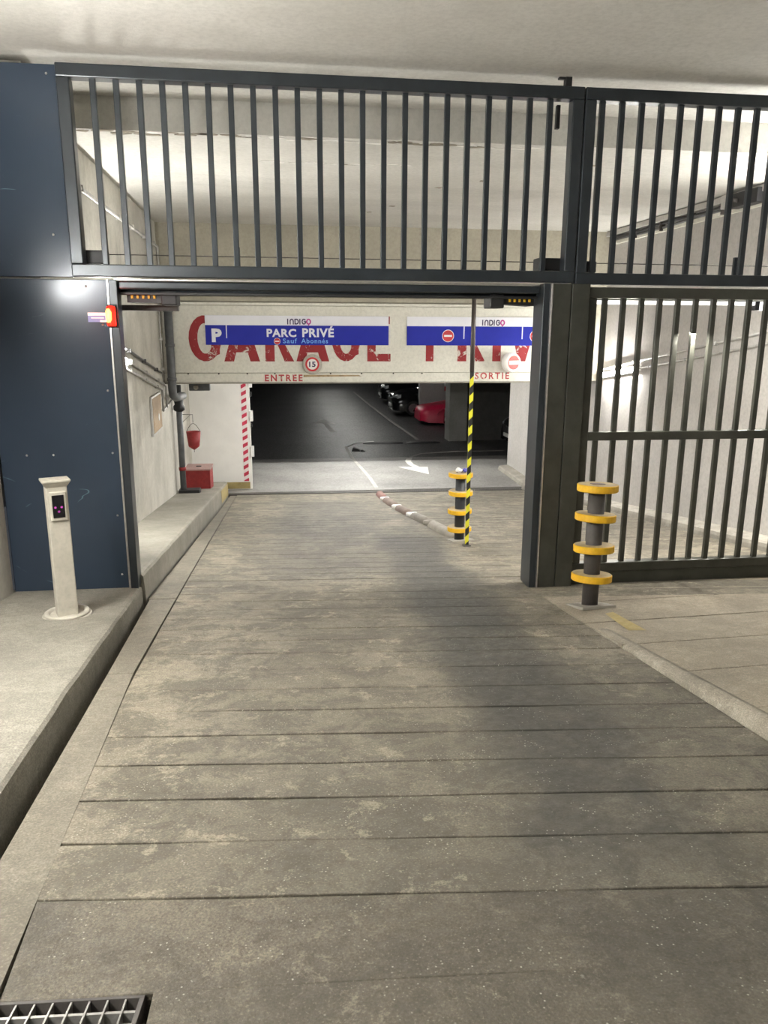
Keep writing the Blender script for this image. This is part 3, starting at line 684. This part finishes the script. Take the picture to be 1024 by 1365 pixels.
# drain channel across the ramp foot
t = thing('drain_channel', 'long slotted drain channel across the foot of the ramp', 'drain', (0, 0, 0))
def dl(x): return 10.40-.035*x
put('channel_frame', MB().hexa([(-1.25, dl(-1.25)-.02, FZ-.2), (5.45, dl(5.45)-.02, FZ-.2), (5.45, dl(5.45)+.20, FZ-.2), (-1.25, dl(-1.25)+.20, FZ-.2), (-1.25, dl(-1.25)-.02, FZ-.028), (5.45, dl(5.45)-.02, FZ-.028), (5.45, dl(5.45)+.20, FZ-.028), (-1.25, dl(-1.25)+.20, FZ-.028)]), M['soil'], t)
me = MB().box(-.011, .011, 0, .18, -.028, .0).mesh('grate_bar')
n = 150
for i in range(n):
    x = -1.2+i*(6.6/n); put('grate_bar', me, M['polegrey'], t, (x, dl(x), FZ-.005))
put('channel_rail', MB().hexa([(-1.25, dl(-1.25)-.02, FZ-.04), (5.45, dl(5.45)-.02, FZ-.04), (5.45, dl(5.45)+.005, FZ-.04), (-1.25, dl(-1.25)+.005, FZ-.04), (-1.25, dl(-1.25)-.02, FZ), (5.45, dl(5.45)-.02, FZ), (5.45, dl(5.45)+.005, FZ), (-1.25, dl(-1.25)+.005, FZ)]), M['polegrey'], t)
# drain grate at the lower left
t = thing('drain_grate', 'square steel drain grate in the near ramp slab', 'drain grate', (px1, py0, rz(py0, -.004)), rot=(math.atan(-SL), 0, -.06))
gm = plain('galvanised_grate', (.34, .33, .31, 1), .4, .6, .2, 30)
put('frame', MB().box(-.66, 0, -.012, 0, -.05, .0, .001).box(-.66, 0, -.47, -.458, -.05, 0, .001).box(-.012, 0, -.458, -.012, -.05, 0, .001).box(-.66, -.648, -.458, -.012, -.05, 0, .001), M['polegrey'], t)
me = MB().box(-.0022, .0022, -.458, -.012, -.03, -.002).mesh('grate_bar'); 
for i in range(14): put('grate_bar', me, gm, t, (-.045-.044*i, 0, 0))
me = MB().box(-.648, -.012, -.004, .004, -.034, -.006).mesh('cross_bar')
for i in range(10): put('cross_bar', me, gm, t, (0, -.05-.042*i, 0))
put('pit', MB().box(-.66, 0, -.47, 0, -.30, -.29), M['soil'], t)

# ------------------------------------------------------------------ left inner wall fittings
def conduit(label, pts, r, mat, clips=None):
    t = thing('conduit', label, 'pipe', pts[0])
    o = Vector(pts[0]); put('pipe', MB().tube([Vector(p_)-o for p_ in pts], r, 8), mat, t)
    if clips:
        a, b_ = Vector(pts[0])-o, Vector(pts[1])-o
        for k in range(clips):
            c = a+(b_-a)*((k+.5)/clips); put('clip', MB().box(c.x-.03, c.x+.03, c.y-.012, c.y+.012, c.z-r-.008, c.z+r+.008, .002), mat, t)
    return t
def LW(y, off=.03): return wl(y)+off
metalc = plain('galvanised_conduit', (.45, .44, .42, 1), .45, .5, .15, 10)
darkc = plain('dark_conduit', (.09, .09, .09, 1), .5, 0, .2)
conduit('dark upper conduit sloping down the left wall', [(LW(.5), .5, 2.40), (LW(6.35), 6.35, 1.53)], .016, darkc, 5)
conduit('middle grey conduit sloping down the left wall', [(LW(.5), .5, 2.27), (LW(6.45), 6.45, 1.36), (LW(6.45, .05), 6.6, 1.30), (LW(6.45, .05), 6.62, .95)], .016, metalc, 5)
conduit('lowest grey conduit sloping down to the corner pipe', [(LW(.5), .5, 2.19), (LW(6.3), 6.30, 1.27), (LW(6.3), 6.32, .93), (LW(7.4, .06), 7.4, 1.02)], .018, metalc, 5)
conduit('level conduit high on the left wall behind the bars', [(LW(-.05), -.05, 3.49), (LW(6.75), 6.75, 3.49), (LW(6.75), 6.76, 2.75)], .022, metalc, 7)
conduit('vertical thin conduit in the corner left of the drain pipe', [(LW(6.45, .03), 6.5, 2.75), (LW(6.45, .03), 6.5, 1.35)], .012, metalc, 3)
# corner downpipe
cpx, cpy = -1.80, 6.66
t = thing('downpipe', 'grey downpipe in the corner turning under the lintel', 'pipe', (cpx, cpy, .98))
put('vertical_pipe', MB().tube([(0, 0, 1.68), (0, 0, .25), (0, .03, .17), (.03, .12, .12), (.05, .9, .08)], .068, 16), M['pipe'], t)
for z in (.4, .95, 1.5): put('socket', MB().lathe([(.068, 0), (.078, .004), (.078, .05), (.068, .055)], 18, (0, 0, z)), M['pipe'], t)
t = thing('standpipe', 'grey vertical pipe standing on the pavement below the lintel', 'pipe', (-1.86, 7.8, pvz(7.8)))
put('pipe', MB().tube([(0, 0, .0), (0, 0, 1.98)], .055, 14), M['pipe'], t)
put('valve', MB().lathe([(.055, 0), (.10, .03), (.10, .10), (.075, .13), (.085, .20), (.055, .26)], 14, (0, 0, 1.50)), M['black'], t)
put('foot', MB().box(-.08, .30, -.12, .14, -.02, .07, .01), M['black'], t)
put('collar', MB().lathe([(.055, 0), (.065, .005), (.065, .06), (.055, .065)], 14, (0, 0, .42)), M['red'], t)
# bracket device under the lintel
t = thing('ceiling_bracket', 'grey metal fixture under the lintel beside the corner pipe', 'fixture', (-1.42, 7.45, 1.16))
put('body', MB().box(-.2, .16, -.06, .1, 0, .13, .015), M['pipe'], t); put('plate', MB().box(-.2, .24, -.09, .12, .13, .165, .004), M['polegrey'], t)
put('lens', MB().lathe([(0, 0), (.045, 0), (.04, .02), (0, .026)], 14, (-.08, -.06, .06), 'y'), M['kerb'], t)
t = thing('ceiling_bracket', 'grey metal fixture under the right end of the lintel', 'fixture', (4.95, 7.5, 1.13))
put('body', MB().box(-.35, .4, -.06, .1, 0, .16, .015), M['gwall'], t); put('plate', MB().box(-.4, .5, -.09, .12, .16, .195, .004), M['polegrey'], t)
put('cable', MB().tube([(-.35, -.07, .15), (-.38, -.08, .02), (.0, -.08, -.03), (.5, -.08, -.01)], .012, 6), M['black'], t)
# brown hatch on the wall
hy = 5.55; t = thing('wall_hatch', 'brown hatch with pale metal frame on the left wall', 'hatch', (wl(hy)+.004, hy, .97), rot=(0, 0, math.atan(.022)))
put('frame', MB().box(0, .03, -.5, .5, -.29, .29, .004), metalc, t)
put('panel', MB().box(.028, .036, -.46, .46, -.255, .255, .003), M['tan'], t)
put('label_spot', MB().lathe([(0, .0), (.055, 0), (.055, .003), (0, .003)], 16, (.0365, .12, -.07), 'x', False), M['signwhite'], t)
# plaque upper corner pieces: bucket and box
t = thing('hook_bracket', 'thin wire bracket holding the red bucket', 'bracket', (-2.0, 9.3, .54))
put('wire', MB().tube([(0, 0, .0), (.20, 0, .0), (.20, 0, -.16)], .006, 6).tube([(0, 0, -.15), (.16, 0, 0)], .005, 6), M['polegrey'], t)
t = thing('fire_bucket', 'red pointed fire bucket hanging by the white wall', 'bucket', (-1.80, 9.3, -.09))
put('shell', MB().lathe([(.004, -.085), (.10, -.02), (.11, 0), (.145, .29), (.135, .29), (.088, .01), (.0, .0)], 24), M['red'], t)
put('handle', MB().tube([(-.14+.28*i/12, 0, .28+.17*math.sin(PI*i/12)) for i in range(13)], .006, 6), M['polegrey'], t)
put('tip', MB().tube([(0, 0, -.08), (0, 0, -.13)], .006, 6), M['polegrey'], t)
t = thing('sand_box', 'red sand box with dusty lid on the pavement', 'box', (-1.66, 8.95, pvz(8.95)))
put('body', MB().hexa([(-.27, -.3, -.02+.03), (.21, -.3, .03-.02), (.21, .32, -.085), (-.27, .32, -.085), (-.27, -.3, .40), (.21, -.3, .40), (.21, .32, .40), (-.27, .32, .40)], .006), M['red'], t)
put('lid', MB().box(-.285, .225, -.315, .335, .40, .43, .006), M['boxtop'], t)
put('lid_handle', MB().box(-.08, .02, -.03, .03, .43, .445, .005), M['black'], t)

# ------------------------------------------------------------------ white wall with striped edge
WY = 10.95
ww = struct('wall_white', MB().box(-2.3, -.80, WY, WY+.3, FZ, 1.5), M['white'], 'white wall at the garage mouth with striped edge', 'wall')
bx('base_strip', -1.6, -.78, WY-.02, WY, FZ+.02, FZ+.17, M['roadyellow'], ww, .003)
put('striped_strip', MB().box(-.055, .055, -.01, 0, 0, 2.6, .002), M['redwhite'], ww, (-.86, WY, FZ+.19))
put('edge_post', MB().box(0, .07, 0, .10, 0, 2.75, .006), M['white'], ww, (-.80, WY, FZ))
for z in (.75, 1.55, 2.3): put('hinge', MB().box(.0, .075, -.04, .06, z, z+.24, .006), M['signwhite'], ww, (-.745, WY, FZ))
put('hinge_pin', MB().box(.02, .06, -.03, .03, 2.1, 2.2, .004).box(.02, .06, -.03, .03, 1.42, 1.5, .004), M['black'], ww, (-.745, WY, FZ))

# ------------------------------------------------------------------ right wall fittings
def RW(y, off=.03): return wr(y)-off
conduit('upper conduit sloping down the right wall above the lamp', [(RW(-.1), -.1, 2.50), (RW(7.3), 7.3, 1.48)], .016, metalc, 6)
conduit('lower conduit sloping down the right wall to the lamp', [(RW(-.1), -.1, 2.36), (RW(5.4), 5.4, 1.62)], .016, metalc, 5)
t = thing('cable_tray', 'grey cable tray with dark cables along the top of the right wall', 'cable tray', (5.55, 0, 3.74))
def sweep(y0, y1, offs, z0, z1, mat, nm): 
    put(nm, MB().hexa([(wr(y0)-5.55-offs[1], y0, z0), (wr(y0)-5.55-offs[0], y0, z0), (wr(y1)-5.55-offs[0], y1, z0), (wr(y1)-5.55-offs[1], y1, z0), (wr(y0)-5.55-offs[1], y0, z1), (wr(y0)-5.55-offs[0], y0, z1), (wr(y1)-5.55-offs[0], y1, z1), (wr(y1)-5.55-offs[1], y1, z1)], .003), mat, t)
sweep(.85, 6.8, (.0, .10), .04, .115, M['wallR'], 'trunking')
put('cable', MB().tube([(wr(y)-5.55-.05, y, .005+.012*math.sin(y*3)) for y in [.9+.3*i for i in range(20)]], .022, 8), M['black'], t)
put('cable', MB().tube([(wr(y)-5.55-.03, y, -.035+.01*math.sin(y*2+1)) for y in [.9+.3*i for i in range(20)]], .018, 8), darkc, t)
sweep(.85, 6.8, (.0, .03), -.10, -.045, M['fascia'], 'plaster_band')
for y in (2.0, 3.1, 3.9, 4.8, 5.7): put('strap', MB().box(wr(y)-5.55-.08, wr(y)-5.55, y-.012, y+.012, -.09, .05, .003), M['polegrey'], t)
t = thing('junction_box', 'dark junction box on the cable tray at the upper right', 'box', (RW(2.5), 2.5, 3.74))
put('body', MB().box(-.13, .02, -.3, .3, -.07, .09, .01), M['black'], t); put('cover', MB().box(-.15, -.0, .3, .42, -.06, .10, .006), M['wallR'], t)
put('nozzle', MB().tube([(-.13, .1, .0), (-.19, .1, .0)], .025, 10), M['polegrey'], t)
# white trunking strip behind the gate leaf
t = thing('light_strip', 'bright white strip lamp seen through the top of the gate leaf', 'lamp', (3.9, .30, 2.475))
put('housing', MB().box(-1.35, 1.4, 0, .08, .025, .06, .004), M['lamphouse'], t)
put('diffuser', MB().box(-1.33, .42, .005, .075, -.005, .025, .004), emit('opal_diffuser', (1, .98, .95, 1), .8), t)
put('diffuser', MB().box(.46, 1.38, .005, .075, -.05, .025, .004), emit('opal_diffuser_bright', (1, .98, .95, 1), 1.0), t)
put('clip', MB().box(.42, .46, -.005, .08, -.05, .03, .003), M['black'], t)
for x, s_ in ((-.45, 1.6), (.9, .8)):
    area('lamp_light', (x, .04, -.06), s_, .06, 24, (0, .35, -1), t)

# ------------------------------------------------------------------ garage beyond
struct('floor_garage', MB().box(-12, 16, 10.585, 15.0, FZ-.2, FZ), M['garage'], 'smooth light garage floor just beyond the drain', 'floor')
struct('floor_garage_dark', MB().box(-12, 16, 15.0, 52, FZ-.2, FZ), concrete('dark_garage_floor', (.075, .075, .076, 1), (.045, .045, .046, 1), .5, .6, .3, streak=(.3, 2, 1), bumps=.1), 'darker garage floor farther inside', 'floor')  # floor colour is darker from here inwards
struct('ceiling_garage', MB().box(-12, 16, BY+.4, 52, 1.62, 1.8), M['gwall'], 'low garage ceiling beyond the lintel', 'ceiling')
struct('trim_shade_beam', MB().box(-12, 16, 13.25, 13.7, .88, 1.62), M['gwall'], 'unseen beam added inside the garage to cut off lamp light', 'beam')  # beam hidden by the lintel, added to end the lit floor sharply
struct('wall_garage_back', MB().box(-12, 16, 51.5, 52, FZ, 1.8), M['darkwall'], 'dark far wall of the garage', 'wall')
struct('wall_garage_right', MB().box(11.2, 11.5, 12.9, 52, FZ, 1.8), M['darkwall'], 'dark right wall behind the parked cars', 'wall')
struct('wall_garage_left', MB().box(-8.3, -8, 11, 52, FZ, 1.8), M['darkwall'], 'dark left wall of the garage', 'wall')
# end of the right wall turns away
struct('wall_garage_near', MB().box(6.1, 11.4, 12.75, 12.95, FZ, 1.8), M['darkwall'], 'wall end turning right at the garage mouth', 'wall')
struct('wall_garage_blackout', MB().box(5.95, 11.2, 18.25, 18.4, FZ, 1.62), M['darkwall'], 'added dark screen giving the black right of the grey column', 'wall')  # invented wall that turns the area right of the column black
t = struct('trim_column', MB().box(5.33, 5.93, 17.95, 18.6, FZ, 1.62, .02), M['gwall'], 'square grey concrete column right of the red covered car', 'column')
t = struct('trim_pier', MB().box(5.62, 7.2, 25.1, 25.4, FZ, 1.62, .01), concrete('pier_paint', (.55, .54, .53, 1), (.47, .46, .45, 1), .8, 1, .2), 'pale pier with yellow plate behind the red covered car', 'pier')
s_ = thing('yellow_plate', 'small yellow number plate on the pale pier', 'sign', (5.97, 25.09, .10))
put('plate', MB().box(-.30, .30, -.02, .0, 0, .32, .004), plain('dull_yellow', (.55, .34, .04, 1), .6), s_)
text('number', '210', -.18, .18, .06, .26, -.0215, M['navy'], s_, .03)
s_ = thing('fire_extinguisher', 'red fire extinguisher hanging beside the pier', 'fire extinguisher', (6.72, 25.0, -.28))
put('cylinder', MB().lathe([(0, 0), (.08, 0), (.085, .02), (.085, .42), (.05, .5), (.03, .52), (0, .53)], 16), M['signred'], s_)
put('valve', MB().box(-.04, .06, -.03, .03, .52, .60, .006), M['black'], s_)
put('label_band', MB().lathe([(.0855, .18), (.0865, .18), (.0865, .32), (.0855, .32)], 16), M['signwhite'], s_)

# road paint on the garage floor: separate things lying flat
def paint(name, pts, label, mat=None, cat='road marking'):
    bm = MB()
    for q in pts: bm.prism([(x, y, FZ) for x, y in q], (0, 0, .004))
    return tag(put(name, bm, mat or M['roadwhite']), label, cat)
def band(cl, wd):
    out = []
    for (a, b_) in zip(cl, cl[1:]):
        a, b_ = Vector(a), Vector(b_); n = Vector((-(b_-a).y, (b_-a).x)).normalized()*wd/2
        out.append([a-n, b_-n, b_+n, a+n])
    return [[(p_.x, p_.y) for p_ in q] for q in out]
paint('painted_arrow', band([(3.55, 14.9), (3.40, 14.3), (3.40, 13.8), (3.50, 13.3)], .16)+[[(3.0, 13.45), (3.62, 12.35), (3.78, 13.35)]], 'white curved arrow painted on the light floor by the exit')
paint('painted_line', band([(2.10, 10.8), (2.08, 12.0), (2.02, 13.2), (1.93, 14.6), (1.91, 16.0), (1.90, 17.2)], .09), 'worn white centre line leading from the drain into the garage', M['wornline'])
paint('painted_line', band([(4.40, 18.4), (4.25, 23), (4.12, 30), (4.05, 38)], .11), 'faint straight line in front of the parked cars', concrete('faded_line', (.30, .29, .27, 1), (.22, .215, .2, 1), .7, 3, .3))
paint('painted_line', band([(1.95, 17.1), (2.3, 17.9), (2.9, 18.2)], .08), 'short curved line at the rubber humps')
paint('painted_line', band([(3.45, 14.8), (4.0, 15.6), (5.0, 15.9), (6.6, 15.9)], .07), 'thin curved line sweeping right behind the far bollard', concrete('faded_line_b', (.30, .29, .27, 1), (.22, .215, .2, 1), .7, 3, .3))
paint('painted_arrow', band([(1.75, 20.6), (1.60, 23.0)], .20)+[[(1.15, 23.2), (2.0, 22.9), (1.5, 24.6)]], 'faint arrow painted on the dark entrance lane', concrete('faded_arrow', (.34, .33, .31, 1), (.26, .255, .24, 1), .7, 3, .3))
def hump(label, x0, x1, y):
    rows = []
    for k in range(8):
        x = x0+(x1-x0)*k/7; e = .55 if k in (0, 7) else 1
        rows.append([(x, y-.16*e, FZ), (x, y-.10*e, FZ+.035*e), (x, y, FZ+.055*e), (x, y+.10*e, FZ+.035*e), (x, y+.16*e, FZ)])
    bm = MB(); R = bm.grid(rows); bm.bm.faces.new(R[0]); bm.bm.faces.new(R[-1][::-1])
    t = tag(put('speed_hump', bm, M['black']), label, 'speed hump', 'rubber speed humps')
hump('left black rubber speed hump across the exit lane', 2.50, 3.78, 17.7)
hump('right black rubber speed hump beside the grey column', 3.92, 4.98, 17.7)
t = thing('broken_stopper', 'small broken black stopper at the end of the centre line', 'debris', (2.10, 16.3, FZ))
put('block', MB().hexa([(-.10, -.12, 0), (.16, -.16, 0), (.2, .1, 0), (-.05, .15, 0), (-.06, -.08, .10), (.1, -.1, .07), (.14, .06, .05), (-.03, .1, .12)], .01), M['black'], t)
put('shard', MB().hexa([(.16, -.2, 0), (.3, -.24, 0), (.32, -.1, 0), (.2, -.08, 0), (.18, -.18, .05), (.27, -.2, .03), (.28, -.13, .03), (.21, -.11, .06)], .005), M['black'], t)

# ------------------------------------------------------------------ parked cars (noses towards -x)
carpaint = plain('black_car_paint', (.010, .011, .013, 1), .14, .3, .1); carglass = plain('car_glass', (.012, .014, .016, 1), .06, 0, .05)
chrome = plain('chrome', (.7, .7, .72, 1), .12, 1, .02); headl = plain('headlamp_glass', (.65, .68, .72, 1), .08, .4, .05); tyre = plain('tyre', (.015, .015, .015, 1), .8)
rim = plain('wheel_rim', (.35, .35, .36, 1), .3, .8, .05)
def section(x, hw, zl, zh, n=9, p=3.2):
    """half-superellipse ring at station x"""
    pts = []
    for k in range(2*n+1):
        a = PI*k/(2*n); c, q = math.cos(a), math.sin(a)
        yy = hw*math.copysign(abs(c)**(2/p), c); zz = zl+(zh-zl)*abs(q)**(2/p)
        pts.append((x, yy, zz))
    return pts
def car(label, x, y, paint_, suv=True, cover=None):
    t = thing('parked_car', label, 'car', (x, y, FZ), group='cars parked along the right')
    k = 1.12 if suv else 1.0
    if cover is None:
        st = [(0, .62, .30, .62), (.03, .72, .25, .74), (.12, .82, .22, .82), (.35, .88, .2, .90), (.9, .91, .2, .96), (1.5, .91, .2, 1.0), (2.6, .91, .2, 1.02), (3.7, .90, .2, 1.04), (4.15, .86, .24, 1.0), (4.32, .76, .3, .88), (4.36, .6, .4, .7)]
        bm = MB(); R = bm.grid([section(a, b_, c, d*k) for a, b_, c, d in st]); bm.bm.faces.new(R[0]); bm.bm.faces.new(R[-1][::-1])
        body = put('body', bm, paint_, t)
        bm = MB(); R = bm.grid([section(a, b_, .9*k, d*k, p=2.8) for a, b_, d in ((1.15, .74, .97), (1.6, .72, 1.22), (2.0, .68, 1.40), (2.6, .67, 1.45), (3.3, .66, 1.42), (3.85, .68, 1.2), (4.1, .7, 1.0))]); bm.bm.faces.new(R[0]); bm.bm.faces.new(R[-1][::-1])
        put('cabin_glass', bm, carglass, t)
        bm = MB(); R = bm.grid([section(a, b_, (1.36 if i in (0, 4) else 1.38)*k, d*k, p=2.4) for i, (a, b_, d) in enumerate(((1.98, .66, 1.405), (2.2, .66, 1.45), (2.7, .66, 1.475), (3.3, .64, 1.45), (3.5, .6, 1.39)))]); bm.bm.faces.new(R[0]); bm.bm.faces.new(R[-1][::-1])
        put('roof', bm, paint_, t)
        for s_ in (-1, 1):
            put('headlamp', MB().hexa([(.02, s_*.48, .62*k), (.22, s_*.80, .64*k), (.34, s_*.83, .68*k), (.1, s_*.5, .66*k), (.0, s_*.48, .70*k), (.18, s_*.80, .75*k), (.34, s_*.84, .80*k), (.1, s_*.5, .74*k)]), headl, t)
            put('fog_lamp', MB().hexa([(.03, s_*.58, .33), (.1, s_*.72, .33), (.2, s_*.72, .33), (.15, s_*.58, .33), (.03, s_*.58, .39), (.1, s_*.72, .39), (.2, s_*.72, .39), (.15, s_*.58, .39)]), headl, t)
            put('mirror', MB().hexa([(1.45, s_*.90, .98*k), (1.62, s_*.90, .98*k), (1.62, s_*1.06, .98*k), (1.48, s_*1.06, .98*k), (1.45, s_*.9, 1.10*k), (1.62, s_*.9, 1.10*k), (1.62, s_*1.06, 1.10*k), (1.48, s_*1.06, 1.10*k)], .02), paint_, t)
        gr = put('grille', MB().box(-.012, .06, -.42, .42, .46*k, .64*k, .01), M['black'], t)
        put('emblem', MB().lathe([(0, 0), (.045, 0), (.045, .012), (0, .012)], 12, (-.024, 0, .62*k), 'x'), chrome, gr)
        put('chrome_bar', MB().box(-.02, .0, -.42, .42, .63*k, .65*k), chrome, gr)
        put('number_plate', MB().box(-.03, .0, -.26, .26, .38, .49, .003), M['signwhite'], t)
        put('bumper_lip', MB().box(-.01, .08, -.62, .62, .22, .27, .01), chrome, t)
    else:
        st = [(0, .62, .16, .50), (.05, .74, .14, .64), (.3, .84, .12, .72), (.9, .89, .12, .80), (1.3, .9, .12, .90), (1.9, .88, .12, 1.20), (2.5, .87, .12, 1.28), (3.1, .88, .12, 1.24), (3.7, .88, .12, 1.02), (4.1, .84, .14, .92), (4.25, .70, .16, .75)]
        rows = []
        for i, (a, b_, c, d) in enumerate(st):
            r_ = section(a, b_, c, d, p=3.4)
            r_ = [(px_, py_*(1+.012*math.sin(k_*2.1+i)), pz_+.012*math.sin(k_*1.7+i*2)+(.03*math.sin(i*1.9) if k_ in (0, len(r_)-1) else 0)) for k_, (px_, py_, pz_) in enumerate(r_)]
            rows.append(r_)
        bm = MB(); R = bm.grid(rows); bm.bm.faces.new(R[0]); bm.bm.faces.new(R[-1][::-1])
        put('fabric_cover', bm, cover, t)
        for s_ in (-1, 1):
            rows = []
            for i in range(9):
                a = PI*i/8; rows.append([(.95-.36*math.cos(a), s_*(.88+q), .30+.36*math.sin(a)*e) for q, e in ((.0, .82), (.035, .95), (.0, 1.08))])
            bm = MB(); bm.grid(rows); put('wheel_fold', bm, cover, t)
    wm = None
    for wx in (.85, 3.5):
        for s_ in (-1, 1):
            wv = put('wheel', MB().lathe([(.0, -.1), (.26, -.1), (.31, -.085), (.32, -.06), (.32, .06), (.31, .085), (.26, .1), (.0, .1)], 20, (0, 0, 0), 'y'), tyre, t, (wx, s_*(.80 if cover is None else .68), .32))
            put('rim', MB().lathe([(0, -.003), (.2, -.003), (.2, .003), (0, .003)], 14, (0, s_*.103, 0), 'y', False), rim, wv)
    return t
car('black crossover parked behind the red covered car', 4.55, 26.2, carpaint, True)
car('black car farthest back with bright headlamp glints', 4.75, 31.5, carpaint, True)
coverm = plain('red_car_cover', (.42, .008, .045, 1), .42, 0, .12, 3)
car('low sports car under a red fabric cover', 5.15, 22.95, None, False, coverm)
car('dark car half hidden behind the grey column', 5.75, 20.2, plain('dark_grey_car_paint', (.02, .021, .024, 1), .16, .4, .1), True)
car('dark car in the shadows right of the grey column', 6.75, 16.2, carpaint, True)

# ------------------------------------------------------------------ lamps of the place and unseen added ones
batten('lit fluorescent batten on the right wall behind the gate leaf', (RW(6.7, .0), 6.7, 1.45), (RW(5.2, 0), 5.2, 1.648), (-1, 0, 0), 62)
batten('fluorescent batten on the left wall hidden by the slate panel', (LW(1.35, 0), 1.35, 2.08), (LW(3.2, 0), 3.2, 1.835), (1, 0, 0), 95)
batten('fluorescent batten high on the right wall beyond the frame', (RW(-.1, 0), -.1, 3.2), (RW(1.5, 0), 1.5, 3.2), (-1, 0, 0), 115)
batten('fluorescent batten sloping along the near left wall', (-2.195, -3.8, 2.80), (-2.195, -1.9, 2.56), (1, 0, 0), 150)
batten('added batten on the left wall behind the viewer lighting the ceiling', (-2.195, -7.4, 3.3), (-2.195, -5.6, 3.07), (1, 0, 0), 135)  # unseen lamp added to lift the middle of the front ceiling
batten('added batten behind the lintel brightening the white wall', (.2, 8.3, 1.62), (2.2, 8.3, 1.62), (0, 0, -1), 100)  # unseen lamp added to brighten the white wall and drain area
batten('fluorescent batten against the added ceiling beam', (.3, 12.9, 1.62), (4.2, 12.9, 1.62), (0, 0, -1), 230)
for lab, y in (('first', 20.5), ('second', 27), ('third', 34), ('fourth', 42)):
    batten(lab+' fluorescent batten across the dark lane inside the garage', (2.0, y, 1.62), (4.0, y, 1.62), (0, 0, -1), 26)
